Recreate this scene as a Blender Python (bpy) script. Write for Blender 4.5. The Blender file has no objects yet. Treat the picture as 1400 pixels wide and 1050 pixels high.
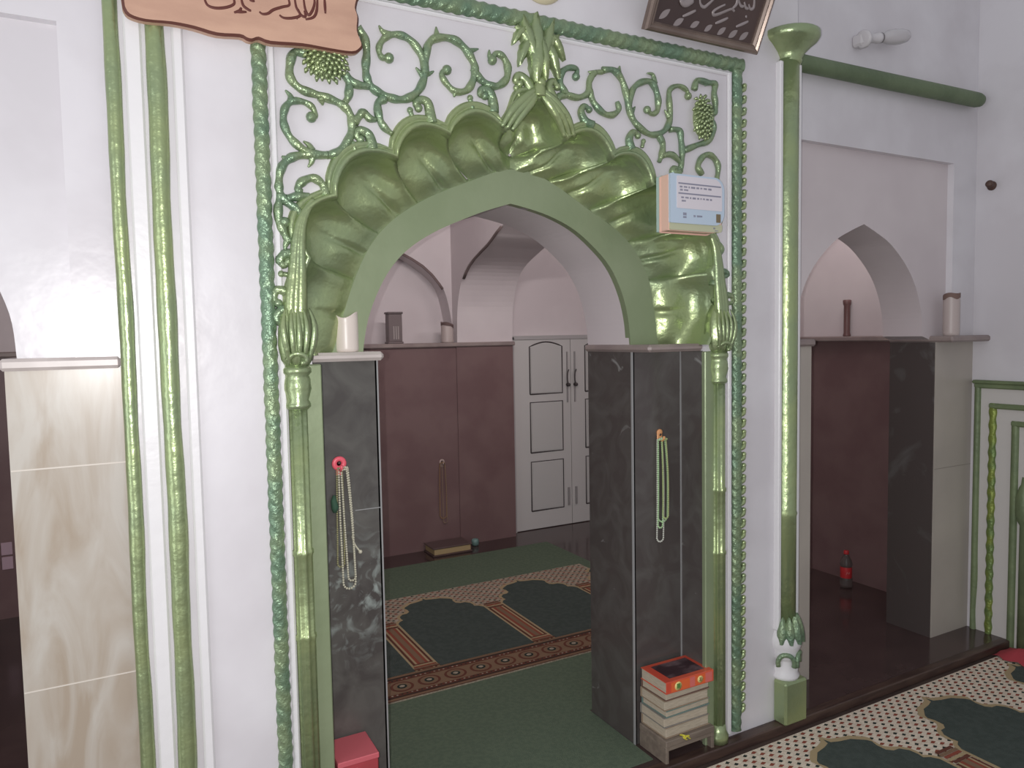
import bpy, math, random
from mathutils import Vector, Matrix
random.seed(7)
PI = math.pi
SC = bpy.context.scene
COL = SC.collection

# ------------------------------------------------------------------ measured planes (metres)
Y0 = 1.978      # face of the decorated central facade
Y1 = 2.12       # face of the recessed piers behind it
Y2 = 2.38       # back of that wall (side of the rear aisle)
YR = 2.145      # face of the plain bays left and right
YB = 4.95       # rear wall of the aisle
ZS = 1.47       # top of the stone ledges
CX = 1.15       # axis of the decorated arch

# ------------------------------------------------------------------ mesh builder
class MB:
    def __init__(s):
        s.v = []; s.f = []; s.m = []; s.sm = []
    def add(s, vs, fs, mi=0, smooth=False):
        b = len(s.v); s.v += [tuple(v) for v in vs]
        for f in fs:
            s.f.append([b + i for i in f]); s.m.append(mi); s.sm.append(smooth)
        return s
    def box(s, x0, x1, y0, y1, z0, z1, mi=0):
        vs = [(x, y, z) for z in (z0, z1) for y in (y0, y1) for x in (x0, x1)]
        return s.add(vs, [(0,2,3,1),(4,5,7,6),(0,1,5,4),(2,6,7,3),(0,4,6,2),(1,3,7,5)], mi)
    def bbox(s, x0, x1, y0, y1, z0, z1, b, mi=0):
        """box whose edges are bevelled by b"""
        cx, cy, cz = (x0+x1)/2, (y0+y1)/2, (z0+z1)/2
        hx, hy, hz = (x1-x0)/2, (y1-y0)/2, (z1-z0)/2
        vs = []; idx = {}
        for sx in (-1,1):
            for sy in (-1,1):
                for sz in (-1,1):
                    for a in range(3):
                        d = [hx-b, hy-b, hz-b]; d[a] += b
                        idx[(sx,sy,sz,a)] = len(vs)
                        vs.append((cx+sx*d[0], cy+sy*d[1], cz+sz*d[2]))
        fs = []
        for a in range(3):
            o = [i for i in range(3) if i != a]
            for sg in (-1,1):
                q = []
                for (u,w) in ((-1,-1),(1,-1),(1,1),(-1,1)):
                    k = [0,0,0]; k[a] = sg; k[o[0]] = u; k[o[1]] = w
                    q.append(idx[(k[0],k[1],k[2],a)])
                fs.append(q)
        for a in range(3):
            o = [i for i in range(3) if i != a]
            for u in (-1,1):
                for w in (-1,1):
                    k0 = [0,0,0]; k1 = [0,0,0]
                    k0[o[0]] = k1[o[0]] = u; k0[o[1]] = k1[o[1]] = w; k0[a] = -1; k1[a] = 1
                    fs.append([idx[(*k0,o[0])], idx[(*k1,o[0])], idx[(*k1,o[1])], idx[(*k0,o[1])]])
        for sx in (-1,1):
            for sy in (-1,1):
                for sz in (-1,1):
                    fs.append([idx[(sx,sy,sz,0)], idx[(sx,sy,sz,1)], idx[(sx,sy,sz,2)]])
        return s.add(vs, fs, mi)
    def prism(s, poly, a0, a1, axis='y', mi=0):
        """closed 2-D outline swept along an axis.  y: (x,z)  x: (y,z)  z: (x,y)"""
        def P(p, a):
            return {'y': (p[0], a, p[1]), 'x': (a, p[0], p[1]), 'z': (p[0], p[1], a)}[axis]
        n = len(poly)
        vs = [P(p, a0) for p in poly] + [P(p, a1) for p in poly]
        fs = [list(range(n)), list(range(2*n-1, n-1, -1))]
        fs += [(i, i+n, (i+1) % n + n, (i+1) % n) for i in range(n)]
        return s.add(vs, fs, mi)
    def tube(s, pts, r, seg=8, mi=0, flat=1.0, ball=0):
        pts = [Vector(p) for p in pts]; n = len(pts)
        rs = [r]*n if not callable(r) and not isinstance(r, (list, tuple)) else ([r(i/(n-1)) for i in range(n)] if callable(r) else list(r))
        t0 = (pts[1]-pts[0]).normalized()
        up = Vector((0,1,0)) if abs(t0.y) < .9 else Vector((1,0,0))
        vs = []
        for i in range(n):
            t = (pts[min(i+1,n-1)] - pts[max(i-1,0)])
            t = t.normalized() if t.length > 1e-9 else t0
            a = t.cross(up)
            a = a.normalized() if a.length > 1e-6 else Vector((1,0,0))
            b = a.cross(t).normalized(); up = b
            for k in range(seg):
                th = 2*PI*k/seg
                vs.append(pts[i] + a*math.cos(th)*rs[i] + b*math.sin(th)*rs[i]*flat)
        fs = []
        for i in range(n-1):
            for k in range(seg):
                k2 = (k+1) % seg
                fs.append((i*seg+k, i*seg+k2, (i+1)*seg+k2, (i+1)*seg+k))
        fs.append(list(range(seg-1,-1,-1))); fs.append([(n-1)*seg+k for k in range(seg)])
        s.add(vs, fs, mi, True)
        if ball: s.ball(pts[-1], ball, mi=mi)
        return s
    def ball(s, c, r, seg=10, rings=6, mi=0, sc=(1,1,1)):
        vs = [(c[0], c[1], c[2]+r*sc[2])]
        for i in range(1, rings):
            ph = PI*i/rings
            for k in range(seg):
                th = 2*PI*k/seg
                vs.append((c[0]+r*sc[0]*math.sin(ph)*math.cos(th), c[1]+r*sc[1]*math.sin(ph)*math.sin(th), c[2]+r*sc[2]*math.cos(ph)))
        vs.append((c[0], c[1], c[2]-r*sc[2]))
        fs = [(0, 1+k, 1+(k+1) % seg) for k in range(seg)]
        for i in range(rings-2):
            for k in range(seg):
                k2 = (k+1) % seg
                fs.append((1+i*seg+k, 1+(i+1)*seg+k, 1+(i+1)*seg+k2, 1+i*seg+k2))
        l = len(vs)-1; b = 1+(rings-2)*seg
        fs += [(l, b+(k+1) % seg, b+k) for k in range(seg)]
        return s.add(vs, fs, mi, True)
    def lathe(s, prof, c, seg=20, axis=(0,0,1), mi=0, mod=None, cap=True):
        """profile (radius, height) turned about an axis through c; mod(theta,h) scales the radius"""
        ax = Vector(axis).normalized()
        a = ax.orthogonal().normalized() if abs(ax.z) < .99 else Vector((1,0,0))
        b = ax.cross(a).normalized(); c = Vector(c); vs = []; n = len(prof)
        for (r, h) in prof:
            for k in range(seg):
                th = 2*PI*k/seg
                q = r*(mod(th, h) if mod else 1)
                vs.append(c + ax*h + a*math.cos(th)*q + b*math.sin(th)*q)
        fs = []
        for i in range(n-1):
            for k in range(seg):
                k2 = (k+1) % seg
                fs.append((i*seg+k, i*seg+k2, (i+1)*seg+k2, (i+1)*seg+k))
        if cap:
            fs.append(list(range(seg-1,-1,-1))); fs.append([(n-1)*seg+k for k in range(seg)])
        return s.add(vs, fs, mi, True)
    def grid(s, rows, mi=0, smooth=True, closed=False):
        n = len(rows); m = len(rows[0]); vs = [p for r in rows for p in r]; fs = []
        for i in range(n-1):
            for k in range(m if closed else m-1):
                k2 = (k+1) % m
                fs.append((i*m+k, i*m+k2, (i+1)*m+k2, (i+1)*m+k))
        return s.add(vs, fs, mi, smooth)
    def poly(s, pts, mi=0):
        return s.add(pts, [list(range(len(pts)))], mi)

def obj(name, mb, mats, parent=None, sharp=None, flip=True):
    me = bpy.data.meshes.new(name)
    o = bpy.data.objects.new(name, me)
    off = Vector((0,0,0))
    if parent is not None:
        off = parent['_o'] if '_o' in parent else Vector((0,0,0))
        off = Vector(off)
    vs = [Vector(v) - off for v in mb.v]
    if parent is None and vs:                       # origin at the base of the thing
        mn = Vector((min(v.x for v in vs), min(v.y for v in vs), min(v.z for v in vs)))
        mx = Vector((max(v.x for v in vs), max(v.y for v in vs), max(v.z for v in vs)))
        og = Vector(((mn.x+mx.x)/2, (mn.y+mx.y)/2, mn.z))
        vs = [v - og for v in vs]; o.location = og; o['_o'] = tuple(og)
    elif parent is not None:
        o['_o'] = tuple(off)
    me.from_pydata([tuple(v) for v in vs], [], mb.f)
    if not isinstance(mats, (list, tuple)): mats = [mats]
    for m in mats: me.materials.append(m)
    for p, mi, sm in zip(me.polygons, mb.m, mb.sm):
        p.material_index = mi; p.use_smooth = sm
    me.update()
    if flip:
        import bmesh
        bm = bmesh.new(); bm.from_mesh(me); bmesh.ops.recalc_face_normals(bm, faces=bm.faces); bm.to_mesh(me); bm.free()
    if parent is not None: o.parent = parent
    COL.objects.link(o)
    return o

def thing(name, label, cat, base, group=None):
    o = bpy.data.objects.new(name, None); COL.objects.link(o)
    o.empty_display_size = .05
    o.location = base; o['_o'] = tuple(base); o['label'] = label; o['category'] = cat
    if group: o['group'] = group
    return o
def tag(o, label, cat, group=None):
    o['label'] = label; o['category'] = cat
    if group: o['group'] = group
    return o
def struct(name, mb, m, label=None):
    o = obj(name, mb, m); o['kind'] = 'structure'
    if label: o['label'] = label
    return o

def smooth_line(pts, sub=5):
    """Catmull-Rom through the points"""
    P = [Vector(p) for p in pts]; n = len(P)
    if n < 3: return [P[0].lerp(P[-1], i/sub) for i in range(sub+1)]
    out = []
    for i in range(n-1):
        p0 = P[max(i-1,0)]; p1 = P[i]; p2 = P[i+1]; p3 = P[min(i+2,n-1)]
        for k in range(sub):
            t = k/sub
            out.append(0.5*((2*p1)+(p2-p0)*t+(2*p0-5*p1+4*p2-p3)*t*t+(3*p1-p0-3*p2+p3)*t**3))
    out.append(P[-1]); return out

# ------------------------------------------------------------------ materials
def srgb(r, g, b):
    f = lambda c: (c/255/12.92) if c/255 <= .04045 else ((c/255+.055)/1.055)**2.4
    return (f(r), f(g), f(b), 1)
def mat(name, col, rough=.5, metal=0, spec=.5, col2=None, nscale=8, contrast=(.4,.6), detail=4, bump=0, bscale=30, stretch=None, coat=0, trans=0, emit=None, distort=0):
    m = bpy.data.materials.new(name); m.use_nodes = True
    nt = m.node_tree; N = nt.nodes; L = nt.links; b = N['Principled BSDF']
    b.inputs['Base Color'].default_value = col; b.inputs['Roughness'].default_value = rough
    b.inputs['Metallic'].default_value = metal; b.inputs['Specular IOR Level'].default_value = spec
    b.inputs['Coat Weight'].default_value = coat; b.inputs['Coat Roughness'].default_value = .08
    b.inputs['Transmission Weight'].default_value = trans
    tc = N.new('ShaderNodeTexCoord'); src = tc.outputs['Object']
    if stretch:
        mp = N.new('ShaderNodeMapping'); mp.inputs['Scale'].default_value = stretch
        L.new(src, mp.inputs['Vector']); src = mp.outputs['Vector']
    if col2:
        n = N.new('ShaderNodeTexNoise'); n.inputs['Scale'].default_value = nscale; n.inputs['Detail'].default_value = detail
        n.inputs['Distortion'].default_value = distort
        L.new(src, n.inputs['Vector'])
        r = N.new('ShaderNodeValToRGB'); r.color_ramp.elements[0].position = contrast[0]; r.color_ramp.elements[1].position = contrast[1]
        r.color_ramp.elements[0].color = col; r.color_ramp.elements[1].color = col2
        L.new(n.outputs['Fac'], r.inputs['Fac']); L.new(r.outputs['Color'], b.inputs['Base Color'])
    if bump:
        n2 = N.new('ShaderNodeTexNoise'); n2.inputs['Scale'].default_value = bscale; n2.inputs['Detail'].default_value = 3
        L.new(tc.outputs['Object'], n2.inputs['Vector'])
        bp = N.new('ShaderNodeBump'); bp.inputs['Strength'].default_value = bump; bp.inputs['Distance'].default_value = .01
        L.new(n2.outputs['Fac'], bp.inputs['Height']); L.new(bp.outputs['Normal'], b.inputs['Normal'])
    return m

M = {}
M['white'] = mat('white_gloss_paint', srgb(218,215,219), .27, spec=.5, col2=srgb(208,204,208), nscale=2.5, bump=.12, bscale=14)
M['white_trim'] = mat('white_trim_paint', srgb(222,220,222), .35, bump=.15, bscale=25)
M['vault'] = mat('aisle_whitewash', srgb(214,205,206), .6, col2=srgb(204,194,196), nscale=1.5, bump=.1, bscale=8)
M['green'] = mat('green_metallic_paint', srgb(152,168,130), .33, .62, col2=srgb(164,178,130), nscale=5, bump=.3, bscale=38)
M['green_dark'] = mat('green_rope_paint', srgb(112,138,114), .34, .4, col2=srgb(134,152,118), nscale=9, bump=.5, bscale=90)
M['green_flat'] = mat('pale_green_paint', srgb(148,160,128), .4, .3, col2=srgb(140,153,120), nscale=3, bump=.15, bscale=20)
M['green_vine'] = mat('green_vine_paint', srgb(122,146,120), .3, .5, col2=srgb(146,162,124), nscale=12, bump=.5, bscale=80)
M['granite'] = mat('black_granite', srgb(80,74,72), .24, spec=.5, col2=srgb(94,91,88), nscale=7, detail=9, contrast=(.42,.72), distort=1.4)
M['granite_aisle'] = mat('black_granite_aisle', srgb(114,90,90), .3, spec=.5, col2=srgb(122,99,98), nscale=4, detail=6)  # reddish haze and flash glare are put into this stone colour
M['beige'] = mat('beige_marble', srgb(168,154,138), .3, col2=srgb(190,184,175), nscale=2.2, detail=9, contrast=(.36,.62), stretch=(5,5,1.1), distort=1.2)
M['beige_dim'] = mat('beige_marble_grey', srgb(182,174,164), .35, col2=srgb(168,160,152), nscale=2.6, detail=6, contrast=(.35,.7))
M['slab'] = mat('pale_ledge_stone', srgb(206,196,192), .35, col2=srgb(192,182,178), nscale=8)
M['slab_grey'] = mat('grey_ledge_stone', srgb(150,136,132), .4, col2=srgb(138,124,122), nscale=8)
M['seam'] = mat('pale_grout_edge', srgb(150,150,150), .4)
M['carpet'] = mat('green_carpet', srgb(98,112,95), .95, spec=.1, col2=srgb(106,120,101), nscale=60, bump=.6, bscale=300)
M['floor'] = mat('dark_polished_floor', srgb(70,56,55), .15, spec=.5, col2=srgb(78,63,61), nscale=5)
M['wood_dark'] = mat('dark_wood_threshold', srgb(62,46,42), .4, col2=srgb(80,62,54), nscale=6, stretch=(1,8,8))

def granite_smear():
    """black granite panel with a cloudy pale smear around mid height"""
    m = mat('black_granite_smeared', srgb(76,72,70), .26, col2=srgb(98,96,92), nscale=9, detail=8, contrast=(.35,.7), distort=1.0)
    nt = m.node_tree; N = nt.nodes; L = nt.links; b = N['Principled BSDF']
    ramp = [n for n in N if n.type == 'VALTORGB'][0]
    tc = [n for n in N if n.type == 'TEX_COORD'][0]
    sp = N.new('ShaderNodeSeparateXYZ'); L.new(tc.outputs['Object'], sp.inputs[0])
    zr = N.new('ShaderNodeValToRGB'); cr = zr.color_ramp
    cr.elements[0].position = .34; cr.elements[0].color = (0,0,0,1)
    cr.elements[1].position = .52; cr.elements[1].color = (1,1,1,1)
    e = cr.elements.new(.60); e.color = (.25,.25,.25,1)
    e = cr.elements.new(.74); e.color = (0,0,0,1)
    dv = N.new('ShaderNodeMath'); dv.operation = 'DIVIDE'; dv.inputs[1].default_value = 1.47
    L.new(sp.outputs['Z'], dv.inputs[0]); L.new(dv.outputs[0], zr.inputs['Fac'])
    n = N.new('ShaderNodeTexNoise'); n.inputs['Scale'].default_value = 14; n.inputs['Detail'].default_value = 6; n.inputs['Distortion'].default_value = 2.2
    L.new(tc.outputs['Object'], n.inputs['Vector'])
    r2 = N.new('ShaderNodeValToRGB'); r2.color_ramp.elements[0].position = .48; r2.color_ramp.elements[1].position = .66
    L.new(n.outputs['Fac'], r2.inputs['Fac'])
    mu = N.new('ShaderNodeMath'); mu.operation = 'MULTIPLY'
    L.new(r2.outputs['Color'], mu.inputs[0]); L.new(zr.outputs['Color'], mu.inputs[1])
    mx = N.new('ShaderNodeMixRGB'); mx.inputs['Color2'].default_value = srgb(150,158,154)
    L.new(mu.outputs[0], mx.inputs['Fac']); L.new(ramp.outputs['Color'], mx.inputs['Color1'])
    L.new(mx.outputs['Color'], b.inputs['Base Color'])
    return m
M['granite_smear'] = granite_smear()
def scuffs(m, scale, lo, hi, col):
    """sparse pale scuff marks on the polished stone"""
    nt = m.node_tree; N = nt.nodes; L = nt.links; b = N['Principled BSDF']; old = b.inputs['Base Color'].links[0].from_socket
    tc = [n for n in N if n.type == 'TEX_COORD'][0]
    n = N.new('ShaderNodeTexNoise'); n.inputs['Scale'].default_value = scale; n.inputs['Detail'].default_value = 3; n.inputs['Distortion'].default_value = 1.5
    L.new(tc.outputs['Object'], n.inputs['Vector'])
    r = N.new('ShaderNodeValToRGB'); r.color_ramp.elements[0].position = lo; r.color_ramp.elements[1].position = hi; L.new(n.outputs['Fac'], r.inputs['Fac'])
    mx = N.new('ShaderNodeMixRGB'); mx.inputs['Color2'].default_value = col
    L.new(r.outputs['Color'], mx.inputs['Fac']); L.new(old, mx.inputs['Color1']); L.new(mx.outputs['Color'], b.inputs['Base Color'])
scuffs(M['granite'], 11, .70, .80, srgb(150,150,148))

# ------------------------------------------------------------------ relief outlines in metres on the wall (x, z)
VINE_LEFT = [
 ('s', [(0.609, 2.33), (0.626, 2.309), (0.632, 2.272), (0.628, 2.233), (0.63, 2.204), (0.642, 2.181), (0.67, 2.166), (0.706, 2.158), (0.739, 2.162), (0.772, 2.184), (0.792, 2.217), (0.798, 2.254), (0.786, 2.292), (0.759, 2.322), (0.727, 2.332), (0.696, 2.326), (0.674, 2.305), (0.666, 2.282), (0.674, 2.264), (0.694, 2.265)]),
 ('t', [(0.696, 2.326), (0.678, 2.333), (0.668, 2.347)]),
 ('s', [(0.798, 2.238), (0.801, 2.279), (0.811, 2.321), (0.837, 2.343), (0.882, 2.348), (0.916, 2.333), (0.941, 2.306), (0.953, 2.277), (0.946, 2.24), (0.925, 2.211), (0.89, 2.203), (0.862, 2.222), (0.848, 2.246), (0.865, 2.259)]),
 ('t', [(0.837, 2.343), (0.835, 2.373)]),
 ('t', [(0.795, 2.23), (0.784, 2.239), (0.771, 2.252)]),
 ('t', [(0.792, 2.238), (0.809, 2.24), (0.825, 2.25)]),
 ('t', [(0.936, 2.321), (0.948, 2.327), (0.966, 2.334)]),
 ('t', [(0.89, 2.203), (0.885, 2.187)]),
 ('s', [(0.947, 2.276), (0.964, 2.253), (0.996, 2.236), (1.027, 2.238), (1.055, 2.261), (1.061, 2.294), (1.047, 2.323), (1.022, 2.33), (1.01, 2.309)]),
 ('t', [(1.01, 2.309), (1.001, 2.321), (1.001, 2.337)]),
 ('s', [(0.47, 2.241), (0.441, 2.239), (0.429, 2.211), (0.428, 2.174), (0.452, 2.15), (0.49, 2.141), (0.528, 2.134), (0.562, 2.122), (0.581, 2.101), (0.585, 2.067), (0.574, 2.032), (0.548, 2.001), (0.518, 1.988), (0.475, 1.988), (0.442, 2.004), (0.418, 2.029), (0.407, 2.061), (0.411, 2.093), (0.428, 2.114), (0.456, 2.118), (0.481, 2.107), (0.488, 2.087), (0.478, 2.081)]),
 ('t', [(0.428, 2.114), (0.426, 2.128), (0.414, 2.141)]),
 ('t', [(0.506, 2.131), (0.509, 2.115)]),
 ('t', [(0.475, 1.996), (0.469, 2.009), (0.455, 2.017)]),
 ('t', [(0.477, 1.982), (0.474, 1.965), (0.465, 1.952)]),
 ('s', [(0.518, 1.988), (0.48, 1.985), (0.437, 1.978), (0.411, 1.963), (0.394, 1.936), (0.389, 1.901), (0.392, 1.878), (0.407, 1.858), (0.427, 1.845), (0.443, 1.825), (0.442, 1.792), (0.43, 1.772), (0.408, 1.761), (0.397, 1.785), (0.4, 1.806)]),
 ('t', [(0.411, 1.966), (0.399, 1.974)]),
 ('s', [(0.392, 1.878), (0.386, 1.845), (0.386, 1.807), (0.397, 1.78), (0.408, 1.761)]),
 ('t', [(0.408, 1.766), (0.4, 1.747), (0.398, 1.733)]),
 ('s', [(0.51, 1.882), (0.501, 1.91), (0.477, 1.925), (0.449, 1.913), (0.436, 1.893), (0.448, 1.887)]),
 ('t', [(0.477, 1.925), (0.489, 1.919), (0.499, 1.908)]),
 ('s', [(0.409, 1.867), (0.433, 1.874), (0.466, 1.879)]),
 ('s', [(0.57, 2.205), (0.581, 2.182), (0.578, 2.148), (0.567, 2.128)]),
 ('s', [(0.57, 2.205), (0.594, 2.184), (0.624, 2.181), (0.642, 2.185)]),
 ('s', [(0.591, 2.08), (0.606, 2.099), (0.619, 2.11), (0.634, 2.097), (0.652, 2.095)]),
 ('s', [(0.68, 2.155), (0.659, 2.139), (0.662, 2.101), (0.675, 2.078), (0.696, 2.063)]),
 ('c', [(0.814, 2.106), (0.811, 2.129), (0.804, 2.159), (0.785, 2.166), (0.768, 2.154), (0.776, 2.142)]),
 ('c', [(1.01, 2.159), (1.01, 2.185), (0.999, 2.216), (0.975, 2.22), (0.969, 2.206), (0.983, 2.203)]),
 ('c', [(0.639, 2.015), (0.637, 2.034), (0.628, 2.055), (0.605, 2.062), (0.596, 2.047), (0.607, 2.038)]),
 ('p', [(0.751, 2.133), (0.76, 2.11)]),
 ('p', [(0.936, 2.191), (0.943, 2.16)]),
 ('p', [(0.586, 2.024), (0.593, 2.003)]),
]
CROCK_LEFT = [
 ('c', [(0.437, 1.682), (0.435, 1.7), (0.423, 1.721), (0.4, 1.726), (0.384, 1.71), (0.393, 1.696), (0.405, 1.705)]),
 ('c', [(0.43, 1.571), (0.419, 1.602), (0.399, 1.626), (0.375, 1.632), (0.366, 1.613), (0.377, 1.598)]),
 ('c', [(0.427, 1.552), (0.409, 1.577), (0.385, 1.58), (0.37, 1.562), (0.381, 1.548), (0.391, 1.559)]),
 ('p', [(0.386, 1.674), (0.407, 1.67), (0.421, 1.651)]),
]
VINE_RIGHT = [
 ('s', [(1.231, 2.192), (1.235, 2.233), (1.264, 2.244), (1.244, 2.272), (1.248, 2.307), (1.273, 2.327), (1.304, 2.328), (1.301, 2.305)]),
 ('s', [(1.261, 2.246), (1.307, 2.242), (1.346, 2.262), (1.351, 2.297), (1.371, 2.326), (1.403, 2.334)]),
 ('s', [(1.35, 2.271), (1.366, 2.235), (1.401, 2.207), (1.438, 2.205), (1.464, 2.225), (1.457, 2.25)]),
 ('s', [(1.403, 2.34), (1.444, 2.346), (1.476, 2.322), (1.494, 2.278), (1.505, 2.233), (1.525, 2.196), (1.568, 2.167), (1.611, 2.162), (1.656, 2.184), (1.676, 2.227), (1.672, 2.282), (1.676, 2.317), (1.711, 2.335), (1.747, 2.326), (1.755, 2.307)]),
 ('t', [(1.464, 2.343), (1.47, 2.363)]),
 ('t', [(1.375, 2.326), (1.347, 2.327)]),
 ('t', [(1.513, 2.221), (1.53, 2.243)]),
 ('t', [(1.672, 2.227), (1.652, 2.248)]),
 ('s', [(1.505, 2.24), (1.516, 2.288), (1.544, 2.318), (1.587, 2.332), (1.613, 2.314), (1.625, 2.276), (1.621, 2.241), (1.599, 2.228), (1.579, 2.239)]),
 ('t', [(1.611, 2.328), (1.604, 2.355), (1.58, 2.357)]),
 ('s', [(1.625, 2.163), (1.644, 2.135), (1.639, 2.1), (1.628, 2.075)]),
 ('s', [(1.644, 2.097), (1.682, 2.104), (1.723, 2.08)]),
 ('s', [(1.674, 2.187), (1.715, 2.187), (1.724, 2.15), (1.728, 2.109), (1.723, 2.073), (1.723, 2.049)]),
 ('s', [(1.733, 2.122), (1.793, 2.147), (1.848, 2.169), (1.87, 2.214), (1.85, 2.249), (1.831, 2.259)]),
 ('s', [(1.782, 2.331), (1.794, 2.364), (1.841, 2.364), (1.875, 2.364), (1.872, 2.329), (1.879, 2.288), (1.872, 2.262), (1.836, 2.272)]),
 ('t', [(1.841, 2.364), (1.831, 2.352)]),
 ('s', [(1.817, 2.05), (1.798, 2.073), (1.812, 2.103), (1.841, 2.12), (1.872, 2.111), (1.891, 2.082), (1.884, 2.038), (1.872, 2.015)]),
 ('t', [(1.874, 2.111), (1.869, 2.126)]),
 ('s', [(1.889, 1.973), (1.904, 1.938), (1.899, 1.894), (1.879, 1.856)]),
 ('c', [(1.361, 2.163), (1.333, 2.173), (1.318, 2.2), (1.331, 2.219), (1.349, 2.21)]),
 ('c', [(1.512, 2.104), (1.504, 2.137), (1.522, 2.161), (1.54, 2.151)]),
 ('p', [(1.563, 2.136), (1.557, 2.115)]),
 ('c', [(1.714, 2.045), (1.687, 2.046), (1.691, 2.06), (1.714, 2.058)]),
 ('s', [(1.879, 1.82), (1.899, 1.81), (1.903, 1.788), (1.879, 1.773), (1.869, 1.791)]),
]
CROCK_RIGHT = [
 ('c', [(1.866, 1.669), (1.883, 1.703), (1.917, 1.72), (1.934, 1.708), (1.909, 1.699)]),
 ('p', [(1.877, 1.661), (1.905, 1.674)]),
 ('c', [(1.872, 1.611), (1.905, 1.635), (1.951, 1.633), (1.956, 1.611), (1.934, 1.607)]),
 ('c', [(1.883, 1.519), (1.917, 1.523), (1.928, 1.54)]),
]
CROCK_TOP = [
 ('c', [(1.237, 2.193), (1.211, 2.236), (1.201, 2.263), (1.217, 2.279), (1.232, 2.264)]),
 ('c', [(1.138, 2.242), (1.124, 2.264), (1.099, 2.278), (1.086, 2.262), (1.1, 2.254)]),
 ('p', [(1.088, 2.241), (1.102, 2.212)]),
]
PLAQUE_EDGE = [
 ('e', [(0.051, 2.262), (0.061, 2.247), (0.093, 2.241), (0.149, 2.245), (0.198, 2.243), (0.249, 2.236), (0.302, 2.241), (0.318, 2.236), (0.33, 2.235), (0.347, 2.242), (0.376, 2.237), (0.455, 2.245), (0.522, 2.245), (0.583, 2.247), (0.604, 2.259), (0.61, 2.273), (0.599, 2.303), (0.602, 2.34), (0.596, 2.361), (0.601, 2.384)]),
]
PLAQUE_INK = [
 ('i', [(0.225, 2.316), (0.232, 2.301), (0.251, 2.298), (0.276, 2.305), (0.292, 2.316), (0.291, 2.329)]),
 ('i', [(0.291, 2.295), (0.304, 2.302), (0.308, 2.31)]),
 ('i', [(0.294, 2.297), (0.32, 2.302)]),
 ('i', [(0.309, 2.332), (0.313, 2.316), (0.325, 2.308), (0.331, 2.307)]),
 ('i', [(0.328, 2.332), (0.34, 2.331)]),
 ('i', [(0.35, 2.308), (0.358, 2.304), (0.371, 2.308), (0.384, 2.319), (0.406, 2.33), (0.423, 2.338), (0.421, 2.354)]),
 ('i', [(0.398, 2.309), (0.409, 2.304), (0.431, 2.308), (0.449, 2.318), (0.44, 2.336), (0.437, 2.357)]),
 ('i', [(0.444, 2.332), (0.451, 2.319), (0.462, 2.317), (0.46, 2.331)]),
 ('i', [(0.459, 2.361), (0.462, 2.336), (0.47, 2.322), (0.48, 2.335), (0.486, 2.353), (0.486, 2.366)]),
 ('i', [(0.462, 2.31), (0.482, 2.319), (0.491, 2.337), (0.494, 2.368)]),
 ('i', [(0.512, 2.372), (0.513, 2.334)]),
 ('i', [(0.439, 2.31), (0.443, 2.309)]),
]
FRAME_INK = [
 ('l', [(1.596, 0.04), (1.631, 0.074)]),
 ('l', [(1.659, 0.031), (1.694, 0.057)]),
 ('l', [(1.729, 0.037), (1.761, 0.059)]),
 ('l', [(1.791, 0.035), (1.818, 0.059)]),
 ('l', [(1.85, 0.034), (1.878, 0.061)]),
 ('l', [(1.901, 0.033), (1.932, 0.061)]),
 ('l', [(1.951, 0.034), (1.982, 0.063)]),
 ('i', [(1.688, 0.063), (1.71, 0.075), (1.734, 0.089)]),
 ('i', [(1.829, 0.066), (1.851, 0.077), (1.876, 0.091)]),
 ('i', [(1.921, 0.071), (1.944, 0.083), (1.968, 0.096)]),
 ('d', [(1.948, 0.107), (1.955, 0.109)]),
 ('i', [(1.738, 0.123), (1.748, 0.108), (1.764, 0.104), (1.777, 0.115), (1.795, 0.134)]),
 ('b', [(1.661, 0.11), (1.682, 0.101), (1.712, 0.116)]),
 ('i', [(1.848, 0.127), (1.822, 0.112), (1.806, 0.098), (1.813, 0.088), (1.834, 0.095), (1.861, 0.109), (1.881, 0.118), (1.895, 0.113)]),
 ('i', [(1.881, 0.118), (1.894, 0.136), (1.891, 0.151)]),
 ('i', [(1.896, 0.152), (1.914, 0.135), (1.93, 0.136)]),
 ('i', [(1.925, 0.148), (1.939, 0.133), (1.953, 0.133)]),
 ('i', [(1.947, 0.145), (1.96, 0.133), (1.972, 0.14), (1.964, 0.164)]),
]
# ------------------------------------------------------------------ outlines of the arches
FOIL = [(.470,1.462),(.463,1.715),(.537,1.878),(.709,1.995),(.867,2.076),(1.046,2.108),(1.158,2.214),
        (1.262,2.106),(1.433,2.064),(1.591,1.992),(1.780,1.866),(1.850,1.718),(1.828,1.462)]
def foil(i, u, off=0.0):
    """point at u in [0,1] of foil i, pushed outwards by off"""
    a, b = Vector(FOIL[i]), Vector(FOIL[i+1]); ch = b-a; L = ch.length; n = Vector((-ch.y, ch.x))/L
    if i in (5, 6):
        uu = u if i == 5 else 1-u
        h = L*(.17*math.sin(PI*uu) - .07*math.sin(2*PI*uu))
    elif i in (0, 11): h = .17*L*math.sin(PI*u)
    else: h = .31*L*math.sin(PI*u)**.72
    p = a + ch*u + n*h
    if off:
        d = (p-Vector((CX,1.55))); d.normalize()
        w = (n*.75 + d*.6).normalized()
        if i in (5, 6): w = (w + Vector((0,.5))).normalized()
        p = p + w*off
    return p
def foil_curve(off, k=10):
    out = []
    for i in range(12):
        for j in range(k): out.append(foil(i, j/k, off))
    out.append(foil(11, 1, off)); return out
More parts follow.
